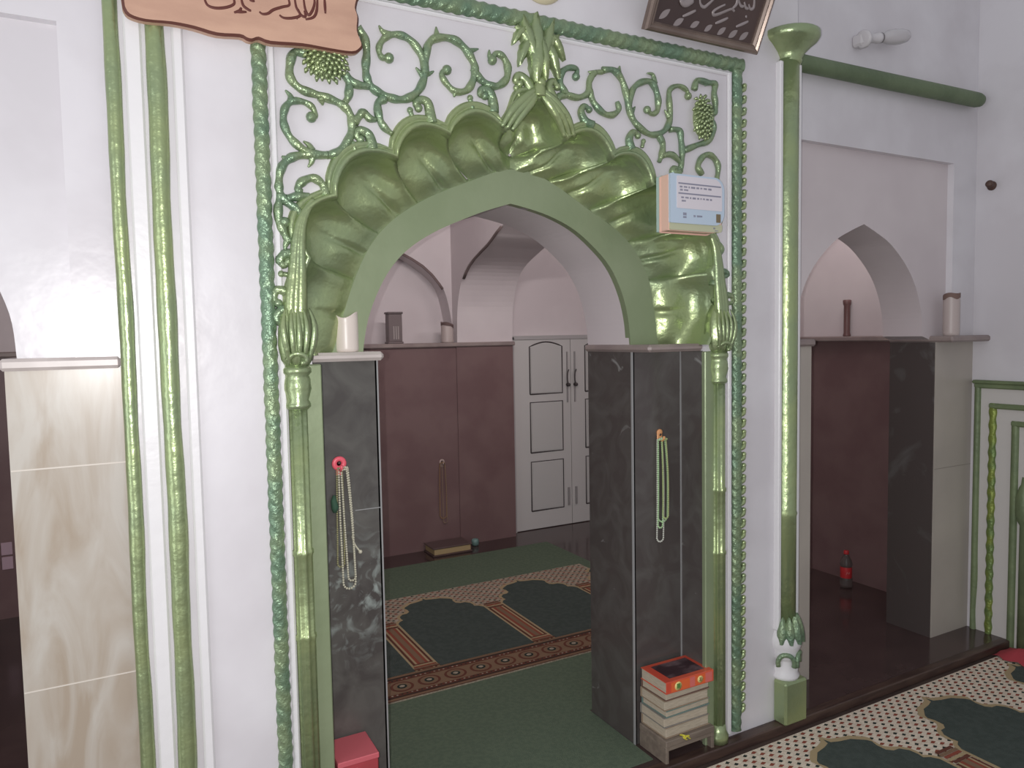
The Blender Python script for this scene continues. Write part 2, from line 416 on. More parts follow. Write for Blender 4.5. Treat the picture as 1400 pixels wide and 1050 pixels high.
# ring where the lobes meet the flat band, on the pier plane
INR = [(.550,1.464),(.622,1.68),(.702,1.815),(.830,1.912),(1.005,1.990),(1.130,2.092),(1.14,2.097),
       (1.150,2.092),(1.262,2.018),(1.430,1.932),(1.595,1.835),(1.692,1.70),(1.735,1.464)]
OPN_LEFT = [(.640,1.466),(.643,1.49),(.658,1.561),(.688,1.637),(.731,1.710),(.790,1.771),(.875,1.825),(.980,1.872),(1.055,1.901),(1.140,1.928)]
OPN_RIGHT = [(1.140,1.928),(1.267,1.902),(1.375,1.860),(1.464,1.798),(1.530,1.732),(1.577,1.645),(1.602,1.557),(1.612,1.466)]
OPN_C = [(p.x,p.y) for p in smooth_line([(x,z,0) for x,z in OPN_LEFT], 5)] + [(p.x,p.y) for p in smooth_line([(x,z,0) for x,z in OPN_RIGHT], 5)][1:]
# ------------------------------------------------------------------ the setting
b = MB(); b.box(-2.4, 3.9, -1.6, 1.95, -.12, -.035); struct('floor', b, mat('front_stone_floor', srgb(70,58,54), .4, col2=srgb(84,70,64), nscale=4))
b = MB(); b.box(-2.4, 4.05, 1.945, 5.1, -.12, 0); struct('floor_aisle', b, M['floor'])
b = MB(); b.bbox(-2.3, 3.72, 1.93, 1.972, -.035, .004, .004); struct('trim_1', b, M['wood_dark'])

# decorated central facade, a slab with the scalloped opening, then the pier wall behind it
b = MB()
oc = foil_curve(.012)
poly = [(.012,0),(.46,0),(.46,1.455)] + [(p.x,p.y) for p in oc[1:-1]] + [(1.84,1.455),(1.84,0),(2.295,0),(2.295,3.3),(.012,3.3)]
b.prism(poly, Y0, Y1)
struct('wall_center', b, M['white'])
b = MB()
poly = [(.30,0),(.672,0),(.672,1.44),(.640,1.44)] + OPN_C + [(1.624,1.44),(1.624,0),(2.10,0),(2.10,3.2),(.30,3.2)]
b.prism(poly, Y1, Y2)
struct('wall_passage', b, M['vault'])

def bay(mx):
    X = (lambda x: 2.345-x) if mx else (lambda x: x)
    side = 'left' if mx else 'right'
    # outer layer with a shallow rectangular recess
    b = MB(); p = [(2.29,ZS),(2.434 if mx else 2.40,ZS),(2.434,2.287) if mx else (2.40,2.287),(3.557,2.287),(3.557,ZS),(3.80,ZS),(3.80,3.3),(2.29,3.3)]
    b.prism([(max(min(X(x), .013), -2.4) if mx else X(x), z) for x,z in p], YR, YR+.03); struct('wall_%s_bay_face' % side, b, M['white'])
    # wall with pointed opening
    pts = [(2.52,ZS),(2.53,1.58),(2.575,1.70),(2.65,1.80),(2.76,1.89),(2.86,1.938),(2.95,1.972)]
    c = smooth_line([(x,z,0) for x,z in pts], 5); cl = [(q.x,q.y) for q in c]
    arch = cl + [(2*2.95-x, z) for x,z in cl[-2::-1]]
    if mx: arch = [(x+.038, z) for x,z in arch]
    p = [(2.10,0),(2.585,0),(2.585,ZS-.02)] + arch + [(3.445,ZS-.02),(3.445,0),(3.86,0),(3.86,3.25),(2.10,3.25)]
    b = MB(); b.prism([(X(x),z) for x,z in p], YR+.03, Y2); struct('wall_%s_bay' % side, b, M['vault'] if not mx else M['white'])
    # marble facing beside the opening, ledge on top
    x0, x1 = sorted((X(3.442), X(3.74)))
    if mx: x0 = -1.7
    b = MB(); b.box(x0, x1, YR, YR+.03, 0, ZS-.028); struct('baseboard_%s_bay' % side, b, M['beige'] if mx else M['beige_dim'])
    x0, x1 = sorted((X(2.29), X(2.582)))
    if mx: x1 = .013
    b = MB(); b.box(x0, x1, YR, YR+.03, 0, ZS-.028); struct('baseboard_%s_bay_inner' % side, b, M['beige'] if mx else M['beige_dim'])
    for (a, c_, nm) in ((2.29,2.592,'inner'),(3.435,3.75,'outer')):
        x0, x1 = sorted((X(a), X(c_)))
        if mx and nm == 'inner': x1 = .013
        b = MB(); b.bbox(x0, x1, YR-(.018 if nm == 'inner' or mx else .082), Y2+.01, ZS-.03, ZS, .008); struct('trim_%s_ledge_%s' % (side, nm), b, M['slab'] if mx else M['slab_grey'])
bay(False); bay(True)
b = MB(); b.box(-.236, .012, YR-.0012, YR+.001, 1.195, 1.1985); b.box(-.236, .012, YR-.0012, YR+.001, .640, .6432); struct('trim_left_marble_joint', b, mat('marble_joint_pale', srgb(214,206,196), .5))
b = MB(); b.box(3.443, 3.739, YR-.0012, YR+.001, .828, .831); struct('trim_right_marble_joint', b, mat('marble_joint_grey', srgb(150,142,134), .5))
# granite facing of the right bay jamb
b = MB(); b.box(3.438, 3.446, YR+.004, Y2, 0, ZS-.03)
struct('trim_right_jamb', b, mat('granite_pale_veined', srgb(80,73,71), .22, col2=srgb(118,120,118), nscale=4, detail=8, contrast=(.56,.86), distort=1.6))

# room walls
b = MB(); b.box(3.74, 3.95, -1.6, YR+.02, -.12, 3.3); struct('wall_right', b, M['white'])
b = MB(); b.box(3.86, 4.05, Y2-.02, 5.1, 0, 3.2); struct('wall_aisle_end', b, M['vault'])
b = MB(); b.box(3.845, 3.86, Y2+.0, YB-.10, 0, ZS-.03); struct('baseboard_aisle_end', b, M['granite_aisle'])
b = MB(); b.bbox(3.78, 3.86, Y2, YB-.12, ZS-.03, ZS, .006); struct('trim_aisle_end_ledge', b, M['slab_grey'])

# rear wall of the aisle with an arched niche
nz = [(.60,ZS),(.615,1.62),(.675,1.86),(.81,1.995),(.98,2.091),(1.18,2.16),(1.39,2.22)]
c = smooth_line([(x,z,0) for x,z in nz], 4); cl = [(q.x,q.y) for q in c]
niche = cl + [(2.78-x, z) for x,z in cl[-2::-1]]
b = MB(); b.prism([(-1.7,0),(.60,0),(.60,ZS)] + niche[1:-1] + [(2.18,ZS),(2.18,0),(4.0,0),(4.0,3.2),(-1.7,3.2)], YB, YB+.16); struct('wall_back', b, M['vault'])
b = MB(); b.box(-1.7, 4.0, YB+.155, YB+.25, 0, 3.2); struct('wall_back_niche', b, M['vault'])
b = MB(); b.box(-1.7, 2.15, YB-.10, YB-.001, 0, ZS-.03); b.box(2.15, 2.607, YB-.108, YB-.001, 0, ZS-.03); struct('baseboard_back', b, M['granite_aisle'])
b = MB(); b.bbox(-1.7, 2.62, YB-.125, YB+.15, ZS-.03, ZS, .006); struct('trim_back_ledge', b, M['slab_grey'])
b = MB(); b.box(-1.7, 4.05, Y2-.02, YB+.25, 3.1, 3.2); struct('ceiling', b, M['vault'])
b = MB(); b.box(-1.8, -1.7, YR+.03, 5.1, 0, 3.2); struct('wall_left', b, M['vault'])
# transverse arch springing across the aisle
ta = [(4.87,ZS),(4.862,1.62),(4.84,1.76),(4.77,1.91),(4.66,2.005),(4.45,2.085),(4.28,2.14),(4.2,2.175),(3.95,2.27),(3.665,2.36)]
c = smooth_line([(y,z,0) for y,z in ta], 4); cl = [(q.x,q.y) for q in c]
half = cl + [(2*3.665-y, z) for y,z in cl[-2::-1]]
b = MB(); b.prism([(YB,ZS)] + half + [(Y2,ZS),(Y2,3.12),(YB,3.12)], 2.17, 2.62, 'x'); struct('wall_aisle_arch', b, M['vault'])

# thin dark lines along the arrises of the aisle vault and niche
sm_ = mat('dark_arris_line', srgb(120,104,102), .9)
b = MB(); b.tube([(2.1695,y,z) for y,z in [(4.735,1.915),(4.69,1.955),(4.64,1.99),(4.55,2.035),(4.45,2.07),(4.37,2.095),(4.30,2.125),(4.22,2.165),(4.15,2.195)]], .012, 8, flat=.5); struct('trim_vault_line', b, sm_)
b = MB(); b.tube([(x,YB-.0005,z) for x,z in [(1.80,2.096),(1.87,2.062),(1.95,2.015),(2.02,1.955),(2.075,1.89),(2.10,1.855)]], .010, 8, flat=.4); struct('trim_niche_line', b, sm_)
# granite facings of the central piers, grout lines and ledges
b = MB(); b.box(.46, .678, Y1-.012, Y1, 0, ZS-.03); struct('trim_left_pier', b, M['granite_smear'])
b = MB(); b.box(.672, .680, Y1-.012, Y2, 0, ZS-.03); struct('trim_left_jamb', b, M['granite'])
b = MB(); b.box(1.618, 1.842, Y1-.012, Y1, 0, ZS-.03); struct('trim_right_pier', b, M['granite'])
b = MB(); b.box(1.612, 1.624, Y1-.012, Y2+.002, 0, ZS-.03); struct('trim_passage_jamb', b, M['granite'])
b = MB(); b.box(1.838, 1.848, Y0+.016, Y1-.010, 0, ZS-.03); struct('trim_right_reveal', b, M['granite'])
b = MB(); b.box(1.611, 1.617, Y1-.0145, Y1-.008, .0, ZS-.03); b.box(1.833, 1.8385, Y1-.0145, Y1-.008, 0, ZS-.03); b.box(.6765, .6812, Y1-.0145, Y1-.008, 0, ZS-.03); b.box(.6, .678, Y1-.0132, Y1-.010, 1.0, 1.0025)
struct('trim_grout', b, M['seam'])
b = MB(); b.bbox(.452, .692, Y1-.045, Y2+.01, ZS-.03, ZS-.004, .009); struct('trim_left_pier_ledge', b, M['slab'])
b = MB(); b.bbox(1.600, 1.845, Y0+.015, Y2+.012, ZS-.03, ZS-.004, .009); struct('trim_right_pier_ledge', b, M['slab_grey'])

# back door: two white leaves with grooved panels
def door_leaf(name, x0, x1, handle_x):
    y = YB-.022
    b = MB(); b.box(x0, x1, y, YB-.002, .006, 1.478); d = struct(name, b, mat(name+'_paint', srgb(196,193,191), .5))
    dk = mat(name+'_groove', srgb(72,66,66), .8)
    pm = mat(name+'_panel', srgb(190,188,186), .5)
    a, c = x0+.135, x1-.075
    for z0, z1, arched in ((.147,.533,0),(.604,.995,0),(1.058,1.425,1)):
        top = [(c, z1), (a, z1)]
        if arched: top = [(c - (c-a)*i/10, z1+.035*math.sin(PI*i/10)) for i in range(11)]
        out = [(a,z0),(c,z0)] + top
        g = MB(); pts = [(x, y-.001, z) for x,z in out] + [(a, y-.001, z0)]
        g.tube(pts, .0055, 6, flat=.6); obj('panel_groove', g, dk, d)
        g = MB(); ins = [((x-(a+c)/2)*.93+(a+c)/2, (z-(z0+z1)/2)*.95+(z0+z1)/2) for x,z in out]; g.prism(ins, y-.006, y-.0001); obj('door_panel', g, pm, d)
    g = MB(); g.box(handle_x-.008, handle_x+.008, y-.012, y-.001, .16, .30); g.box(handle_x-.006, handle_x+.006, y-.008, y-.001, .98, 1.38); obj('bolt', g, mat(name+'_bolt', srgb(150,146,146), .45), d)
    g = MB(); g.lathe([(.012,0),(.016,.01),(.009,.02),(.014,.03),(.006,.036)], (handle_x, y, 1.12), 10, (0,-1,0)); g.tube(smooth_line([(handle_x,y-.025,1.12),(handle_x-.016,y-.03,1.16),(handle_x-.014,y-.03,1.21),(handle_x,y-.028,1.24)],4), .005, 6); obj('handle', g, dk, d)
    return d
door_leaf('door_1', 2.662, 3.165, 3.135)
door_leaf('door_2', 3.17, 3.675, 3.205)
b = MB(); b.box(2.63, 2.66, YB-.03, YB, 0, 1.50); b.box(3.678, 3.71, YB-.03, YB, 0, 1.50); b.box(2.63, 3.71, YB-.03, YB, 1.48, 1.51); struct('trim_door_frame', b, mat('door_frame_paint', srgb(172,168,168), .5))
# ------------------------------------------------------------------ the scalloped arch
ar = thing('scalloped_arch', 'large green metallic scalloped plaster arch of hollow lobes above the central passage', 'arch', (CX, Y1, 1.47))
def lobe(segs):
    """one hollow shell between two cusps: quarter-round from the rim back to the flat band"""
    NV = 18; NU = 22; rows = []; n = len(segs)
    for iv in range(NV+1):
        v = iv/NV; row = []
        g = 1-math.cos(v*PI/2); h = math.sin(v*PI/2)
        us = [(iu/NU, 1) for iu in range(NU+1)]
        if n == 1: us = us+[(1.0, 0)] if segs[0] < 6 else [(0.0, 0)]+us      # return of the lapping edge
        for u, lap in us:
            k = min(int(u*n), n-1); uu = u*n-k; i = segs[k]
            o = foil(i, uu)
            ia, ib = Vector(INR[i]), Vector(INR[i+1]); q = ia.lerp(ib, uu); low = Vector((1.14,2.034))
            if i == 4: q = ia.lerp(low, uu/.8) if uu < .8 else low.lerp(ib, (uu-.8)/.2)
            if i == 7: q = ia.lerp(low, uu/.2) if uu < .2 else low.lerp(ib, (uu-.2)/.8)
            ch = Vector(INR[segs[-1]+1])-Vector(INR[segs[0]]) if n == 1 else Vector((.1,0)); nn = Vector((-ch.y, ch.x)).normalized()
            s = math.sin(PI*u)
            q = q + nn*.012*s - nn*.02*v*v
            p = o.lerp(q, g)
            bul = .036*math.exp(-((v-.72)/.19)**2)*s**.6            # swelling leaf folds near the back of the shell
            vein = -.016*math.exp(-((u-.5)/.045)**2)*math.exp(-((v-.76)/.20)**2)
            edge = .006*math.exp(-((v-.2)/.07)**2)*s
            up = 9 if n > 1 else (1-u if i < 6 else u)               # distance from the upper cusp: each shell laps over the one above
            lip = lap*.021*math.exp(-(up/.15)**2)*max(0, math.sin(PI*min(1, v*1.08)))**.7
            d = bul+vein+edge+lip + .0012*math.sin(15*u+5*i)*math.sin(11*v+3*i)
            inn = (Vector((CX,1.5))-p).normalized()
            y = Y0-.006 + (Y1-Y0+.004)*h - d*.75
            p = p + inn*d*.75
            if not lap: y += .004; p = p - inn*.004
            row.append((p.x, y, p.y))
        rows.append(row)
    b = MB(); b.grid(rows); obj('lobe', b, M['green'], ar, flip=False)
for i in (0,1,2,3,4): lobe([i])
lobe([5,6])
for i in (7,8,9,10,11): lobe([i])
# raised rim following the scallops
b = MB(); rows = []
for k, (off, y) in enumerate([(-.006,Y0+.01),(-.003,Y0-.014),(.004,Y0-.023),(.012,Y0-.020),(.015,Y0-.011),(.020,Y0-.011),(.026,Y0-.018),(.034,Y0-.014),(.039,Y0+.004)]):
    rows.append([(p.x, y, p.y) for p in foil_curve(off, 12)])
b.grid(rows); obj('rim', b, M['green'], ar, flip=False)
# flat band on the pier plane around the passage opening
b = MB(); n = 60
def along(c, t):
    L = [0]
    for p, q in zip(c, c[1:]): L.append(L[-1]+math.hypot(q[0]-p[0], q[1]-p[1]))
    d = t*L[-1]
    for k in range(len(c)-1):
        if d <= L[k+1]+1e-9:
            f = (d-L[k])/(L[k+1]-L[k]); return (c[k][0]+(c[k+1][0]-c[k][0])*f, c[k][1]+(c[k+1][1]-c[k][1])*f)
inr = [(p.x,p.y) for p in smooth_line([(x,z,0) for x,z in INR[:5]+[(1.14,2.036)]+INR[8:]], 5)]
r0 = []; r1 = []; r2 = []; r3 = []
for k in range(n+1):
    o = along(OPN_C, k/n); q = along(inr, k/n); c = Vector((1.14,1.5))
    q2 = Vector(q) + (Vector(q)-c).normalized()*.012
    r0.append((o[0], Y1+.02, max(o[1],ZS-.004))); r1.append((o[0], Y1-.008, max(o[1],ZS-.004)))
    r2.append((q[0], Y1-.010, max(q[1],ZS-.004))); r3.append((q2.x, Y1+.004, max(q2.y,ZS-.004)))
b.grid([r0, r1, r2, r3], smooth=False); obj('flat_band', b, M['green_flat'], ar, flip=False)
# folded leaves either side of the point, running down from the finial
for sx in (-1, 1):
    b = MB()
    for k, (w, dz) in enumerate(((0,.0),(.018,.004),(.034,.012))):
        pts = [(1.158+sx*.006, Y0-.02, 2.232+dz), (1.158+sx*(.030+w*.5), Y0-.030, 2.200+dz), (1.158+sx*(.062+w), Y0-.028, 2.160+dz*.6), (1.158+sx*(.092+w), Y0-.018, 2.112+dz*.5)]
        b.tube(smooth_line(pts, 5), lambda t: .0075+.007*math.sin(PI*min(1,t*1.1)), 8)
    obj('folded_leaf', b, M['green'], ar)
# stems that carry the rim down to the colonnettes
for sx, x in ((-1,.425),(1,1.886)):
    b = MB()
    for k in range(3):
        o = sx*(k*.012)
        b.tube(smooth_line([(x+o*.6,Y0-.012,1.49),(x+o*1.0-sx*.004,Y0-.020,1.58),(x+o*.8-sx*.010,Y0-.018,1.68),(x-sx*.018+o*.4,Y0-.014,1.80),(x-sx*.05,Y0-.01,1.87)],5), lambda t: .021-.013*t, 8)
    obj('side_stem', b, M['green'], ar)

# ------------------------------------------------------------------ relief vines in the spandrels
def stroke(kind, pts, name, parent, m, r=.0105):
    L = smooth_line([(x, Y0-.007, z) for x, z in pts], 5); b = MB(); n = len(L)
    if kind == 's':
        ph = random.random()*6
        rr = [r*(1+.12*math.sin(i*.9+ph))*(1 if i < n*.6 else 1-.35*(i-n*.6)/(n*.4)) for i in range(n)]
        b.tube(L, rr, 8, flat=1.1)
        if (Vector(pts[0])-Vector(pts[-1])).length < .6*sum((Vector(p)-Vector(q)).length for p, q in zip(pts, pts[1:])) and len(pts) > 7: b.ball(L[-1], r*1.25)
    elif kind == 't': b.tube(L, [r*.85*(1-i/(n-1))+.0022 for i in range(n)], 7)
    elif kind == 'c':
        b.tube(L, [r*1.55*(1-.55*i/(n-1)) for i in range(n)], 8); b.ball(L[-1], r*1.05)
    elif kind == 'p':
        b.tube(L, r*.62, 7); b.ball(L[0], r*.8)
    return obj(name, b, m, parent)
NM = {'s': 'vine_scroll', 't': 'tendril', 'c': 'curled_leaf', 'p': 'bud'}
def cluster(cx, cz, rx, rz, n, parent):
    b = MB(); b.ball((cx, Y0-.004, cz), 1, 14, 8, sc=(rx*.8, .018, rz*.8))
    for k in range(n):
        a = k*2.39996; q = math.sqrt((k+.5)/n)
        x = cx+rx*q*math.cos(a); z = cz+rz*q*math.sin(a); d = math.sqrt(max(0,1-q*q))
        t = Vector((math.cos(a)*.6+.2, 0, math.sin(a)*.6-.5)).normalized()
        p0 = Vector((x, Y0-.008-.018*d, z))
        b.tube([p0-t*.006, p0+Vector((0,-.004,0)), p0+t*.009], [.0035,.0065,.002], 6)
    return obj('grape_cluster', b, M['green'], parent)
vl = thing('vine_relief', 'green painted relief vine scrolling across the left spandrel under the wooden plaque', 'wall relief', (.62, Y0, 1.6), 'vine reliefs on the arch panel')
for k, p in VINE_LEFT + CROCK_LEFT: stroke(k, p, NM[k], vl, M['green_vine'], .0115)
cluster(.517, 2.228, .060, .056, 70, vl)
vr = thing('vine_relief', 'green painted relief vine scrolling across the right spandrel above the hanging packet', 'wall relief', (1.7, Y0, 1.6), 'vine reliefs on the arch panel')
for k, p in VINE_RIGHT + CROCK_RIGHT: stroke(k, p, NM[k], vr, M['green_vine'], .0105)
cluster(1.815, 2.240, .044, .078, 70, vr)
for k, p in CROCK_TOP: stroke(k, p, NM[k], ar, M['green'], .0115)
# leafy finial over the point of the arch
pf = thing('leaf_finial', 'green relief finial of drooping palm leaves above the point of the arch', 'finial', (1.166, Y0, 2.27))
def leaf(base, tip, w, droop, y=.02, name='leaf'):
    b = MB(); B = Vector(base); T = Vector(tip); rows = []; d = T-B; n = Vector((-d.y, d.x)).normalized()
    for i in range(11):
        t = i/10; c = B.lerp(T, t) + Vector((0, droop*math.sin(PI*t)))
        wd = w*math.sin(PI*(.08+.9*t))**.8 * (1+.10*math.sin(t*30))
        row = []
        for k in range(7):
            s = (k-3)/3; yy = Y0 - y - .018*(1-abs(s))**.8*math.sin(PI*(.1+.85*t)) + (.006 if k in (0,6) else 0) + .004*math.cos(s*9)
            q = c + n*wd*s; row.append((q.x, yy, q.y))
        rows.append(row)
    back = [[(p[0], Y0+.002, p[2]) for p in (r[0], r[-1])] for r in rows]
    full = [[(r[0][0], Y0+.001, r[0][2])] + r + [(r[-1][0], Y0+.001, r[-1][2])] for r in rows]
    b.grid(full); b.poly(full[0]); b.poly(full[-1][::-1])
    return obj(name, b, M['green'], pf)
leaf((1.160,2.290),(1.152,2.465),.026,0,.026); leaf((1.160,2.300),(1.108,2.452),.020,.004,.020); leaf((1.166,2.300),(1.215,2.458),.020,.004,.020)
leaf((1.156,2.320),(1.090,2.420),.018,.02,.012); leaf((1.172,2.320),(1.240,2.418),.018,.02,.012)
leaf((1.140,2.395),(1.098,2.305),.016,.012,.014); leaf((1.130,2.420),(1.078,2.365),.014,.012,.012)
leaf((1.190,2.390),(1.236,2.286),.018,.012,.016); leaf((1.200,2.415),(1.258,2.345),.015,.012,.012)
leaf((1.162,2.400),(1.150,2.262),.024,0,.030); leaf((1.166,2.390),(1.180,2.270),.018,0,.034)
b = MB(); b.ball((1.164,Y0-.02,2.262),.018,12,8); b.tube(smooth_line([(1.164,Y0-.016,2.262),(1.160,Y0-.02,2.245),(1.158,Y0-.018,2.222)],4), lambda t: .014+.012*t, 10); obj('stem_knob', b, M['green'], pf)

# ------------------------------------------------------------------ rope moulding and fillets framing the panel
rf = thing('rope_moulding', 'green twisted rope moulding framing the arch panel on three sides', 'moulding', (1.166, Y0, 0))
def rope(p0, p1, r, pitch, lobes=3, seg=20):
    p0 = Vector(p0); p1 = Vector(p1); d = p1-p0; L = d.length; t = d/L; a = Vector((0,1,0)); c = t.cross(a)
    n = int(L/.004); rows = []
    for i in range(n+1):
        s = L*i/n; row = []
        for k in range(seg):
            th = 2*PI*k/seg; q = r*(1+.075*math.cos(lobes*th-2*PI*s/pitch)+.03*math.sin(s*43+th))
            row.append(tuple(p0+t*s+c*math.cos(th)*q+a*math.sin(th)*q*.8))
        rows.append(row)
    b = MB(); b.grid(rows, closed=True); b.poly(rows[0]); b.poly(rows[-1][::-1]); return b
obj('rope_post', rope((.352,Y0-.004,.02),(.352,Y0-.004,2.425),.0185,.034), M['green_dark'], rf)
obj('rope_post', rope((1.982,Y0-.004,.02),(1.982,Y0-.004,2.425),.0215,.036), M['green_dark'], rf)
obj('rope_rail', rope((.345,Y0-.004,2.445),(2.005,Y0-.004,2.445),.0235,.034), M['green_dark'], rf)
for k in range(56):
    b = MB(); z = .10 + k*.0412
    b.tube(smooth_line([(1.990,Y0-.014,z-.012),(2.008,Y0-.013,z-.004),(2.013,Y0-.010,z+.010)],3), [.004,.006,.008,.009,.009,.008,.0065], 7); b.ball((2.012,Y0-.011,z+.010),.0095,8,5)
    obj('bead', b, M['green'], rf)
wf = thing('white_fillet', 'thin white plaster fillet just inside the green rope frame', 'moulding', (1.16, Y0, 0))
for x0, x1 in ((.374,.390),(1.938,1.956)):
    b = MB(); b.bbox(x0, x1, Y0-.010, Y0+.002, .012, 2.415, .004); obj('fillet_post', b, M['white_trim'], wf)
b = MB(); b.bbox(.374, 1.956, Y0-.008, Y0+.002, 2.403, 2.416, .004); obj('fillet_rail', b, M['white_trim'], wf)

# ------------------------------------------------------------------ colonnettes carrying the arch
def colonnette(x, sx, label):
    t = thing('colonnette', label, 'colonnette', (x, Y0, 0), 'colonnettes of the arch')
    y = Y0-.004; c = (x, y, 0)
    flute = lambda th, h: 1+.11*math.cos(8*th)
    b = MB(); b.lathe([(.024,.03),(.024,.70),(.026,.705),(.026,.715),(.0235,.72),(.0235,.93),(.026,.935),(.026,.945),(.023,.95),(.023,1.325)], c, 40, mod=flute); obj('shaft', b, M['green'], t)
    b = MB(); x0, x1 = (x+.020, .482) if sx < 0 else (1.829, x-.018)
    b.bbox(x0, x1, Y0-.008, Y1-.012 if sx < 0 else Y0+.012, .0, ZS-.032, .003); obj('flat_strip', b, M['green_flat'], t)
    b = MB(); b.lathe([(.025,1.32),(.033,1.328),(.033,1.335),(.028,1.345),(.036,1.375),(.034,1.40),(.030,1.41),(.037,1.418),(.037,1.428),(.030,1.436)], c, 20, mod=lambda th,h: 1+.05*math.cos(8*th)*(1 if 1.34<h<1.40 else 0)); obj('neck', b, M['green'], t)
    b = MB(); b.lathe([(.028,1.432),(.040,1.452),(.046,1.49),(.044,1.53),(.036,1.57),(.022,1.60),(.006,1.615)], c, 24, mod=lambda th,h: 1+.09*math.cos(7*th+9*h)); obj('bulb', b, M['green'], t)
    for k in range(5):
        b = MB(); a = -.75+.375*k
        b.tube(smooth_line([(x+.030*a,y-.030,1.44),(x+.045*a,y-.045,1.49),(x+.052*a,y-.044,1.54),(x+.040*a,y-.030,1.585)],4), lambda q: .0085*math.sin(PI*(.15+.8*q)), 6); obj('leaf', b, M['green'], t)
    b = MB(); b.tube(smooth_line([(x-.030,y-.030,1.452),(x-.012,y-.045,1.468),(x+.012,y-.046,1.462),(x+.016,y-.044,1.446),(x+.002,y-.044,1.444)],4), .007, 7); obj('curled_leaf', b, M['green'], t)
    b = MB(); b.lathe([(.036,.004),(.038,.03),(.030,.045),(.027,.07)], c, 20); obj('base', b, M['green'], t)
    return t
colonnette(.418, -1, 'green fluted colonnette on the left of the passage beside the pink hook')
colonnette(1.892, 1, 'green fluted colonnette on the right of the passage beside the stack of books')

# ------------------------------------------------------------------ corner columns of the facade
cc = thing('corner_column', 'slim green column with round capital and white petal base right of the arch', 'column', (2.238, Y0, 0))
c = (2.238, Y0-.004, 0)
b = MB(); b.lathe([(.040,.36),(.040,.80),(.043,.81),(.040,.82),(.041,1.4),(.040,2.0),(.041,2.50)], c, 24); obj('shaft', b, M['green'], cc)
b = MB(); b.lathe([(.040,2.485),(.046,2.495),(.044,2.505),(.056,2.525),(.082,2.55),(.100,2.563),(.108,2.575),(.108,2.592),(.100,2.598)], (2.245,Y0-.004,0), 28); obj('capital', b, M['green'], cc)
for s in (-1,1):
    b = MB(); b.bbox(2.238+s*.048-.009, 2.238+s*.048+.009, Y0-.022, Y0+.004, .36, 2.49, .004); obj('white_strip', b, M['white_trim'], cc)
b = MB(); b.lathe([(.050,.165),(.055,.18),(.048,.19),(.050,.21),(.040,.235),(.044,.245),(.052,.25),(.050,.275),(.058,.29),(.064,.315),(.060,.335),(.045,.375),(.042,.39)], c, 24); obj('white_base', b, M['white_trim'], cc)
for k, a in enumerate((-2.6,-2.05,-1.5,-.95,-.4)):
    b = MB(); d = Vector((math.cos(a), math.sin(a), 0)); u = Vector((-d.y, d.x, 0)); rows = []
    for i in range(9):
        t = i/8; z = .315+.10*t; rr = .068-.022*t*t; w = .020*math.sin(PI*(.18+.80*t)) if t < .99 else .001
        if t < .15: w *= .8
        rows.append([tuple(Vector(c)+d*(rr+(.0055 if abs(q) < 2 else -.012))+u*w*q/2+Vector((0,0,z))) for q in (-2,-1,0,1,2)])
    b.grid(rows); b.poly(rows[0]); obj('petal', b, M['green_dark'], cc)
for a in (-2.3,-1.0):
    b = MB(); d = Vector((math.cos(a), math.sin(a), 0)); u = Vector((-d.y, d.x, 0)); pts = []
    for i in range(13):
        th = -.35+(PI+.7)*i/12; pts.append(Vector(c)+d*(.054-.006*abs(math.cos(th)))+u*.030*math.cos(th)+Vector((0,0,.235+.036*math.sin(th))))
    b.tube(pts, .0095, 8); obj('ring_leaf', b, M['green_dark'], cc)
b = MB(); b.bbox(2.180, 2.300, Y0-.062, Y0+.002, 0, .168, .008); obj('plinth', b, M['green'], cc)

for (x, y, r, lab, nm) in ((.116, Y0-.004, .0215, 'thick wavy green half-round moulding on the left edge of the white pier', 'a'), (.026, Y0-.002, .0165, 'thin green half-round moulding at the outer left edge of the central facade', 'b')):
    L = [(x+.0012*math.sin(z*5.3+x*20)+.0008*math.sin(z*13), y, z) for z in [i*.05 for i in range(1,56)]]
    b = MB(); b.tube(L, [r*(1+.03*math.sin(i*1.7)+.04*math.sin(i*.61+2)) for i in range(len(L))], 14)
    tag(obj('column_moulding', b, M['green']), lab, 'moulding', 'green mouldings of the left pier')
b = MB(); b.bbox(.152, .178, Y0-.012, Y0+.001, .01, 2.75, .005); tag(obj('white_fillet', b, M['white_trim']), 'white vertical fillet beside the thick green moulding on the left pier', 'moulding')
b = MB(); b.bbox(.050, .088, Y0-.010, Y0+.001, .01, 2.75, .005); tag(obj('white_fillet', b, M['white_trim']), 'white rounded strip between the two green mouldings on the left pier', 'moulding')
b = MB(); b.tube([(2.30,2.105,2.568),(2.6,2.105,2.572),(3.0,2.105,2.576),(3.4,2.105,2.582),(3.66,2.105,2.585),(3.685,2.105,2.585),(3.70,2.105,2.585)], [.034,.033,.034,.034,.034,.029,.014], 16)
tag(obj('wall_rail', b, mat('dull_green_paint', srgb(96,112,84), .55, .2, col2=srgb(108,124,94), nscale=6, bump=.3, bscale=40)), 'dull green round rail running along the wall above the right bay', 'rail')
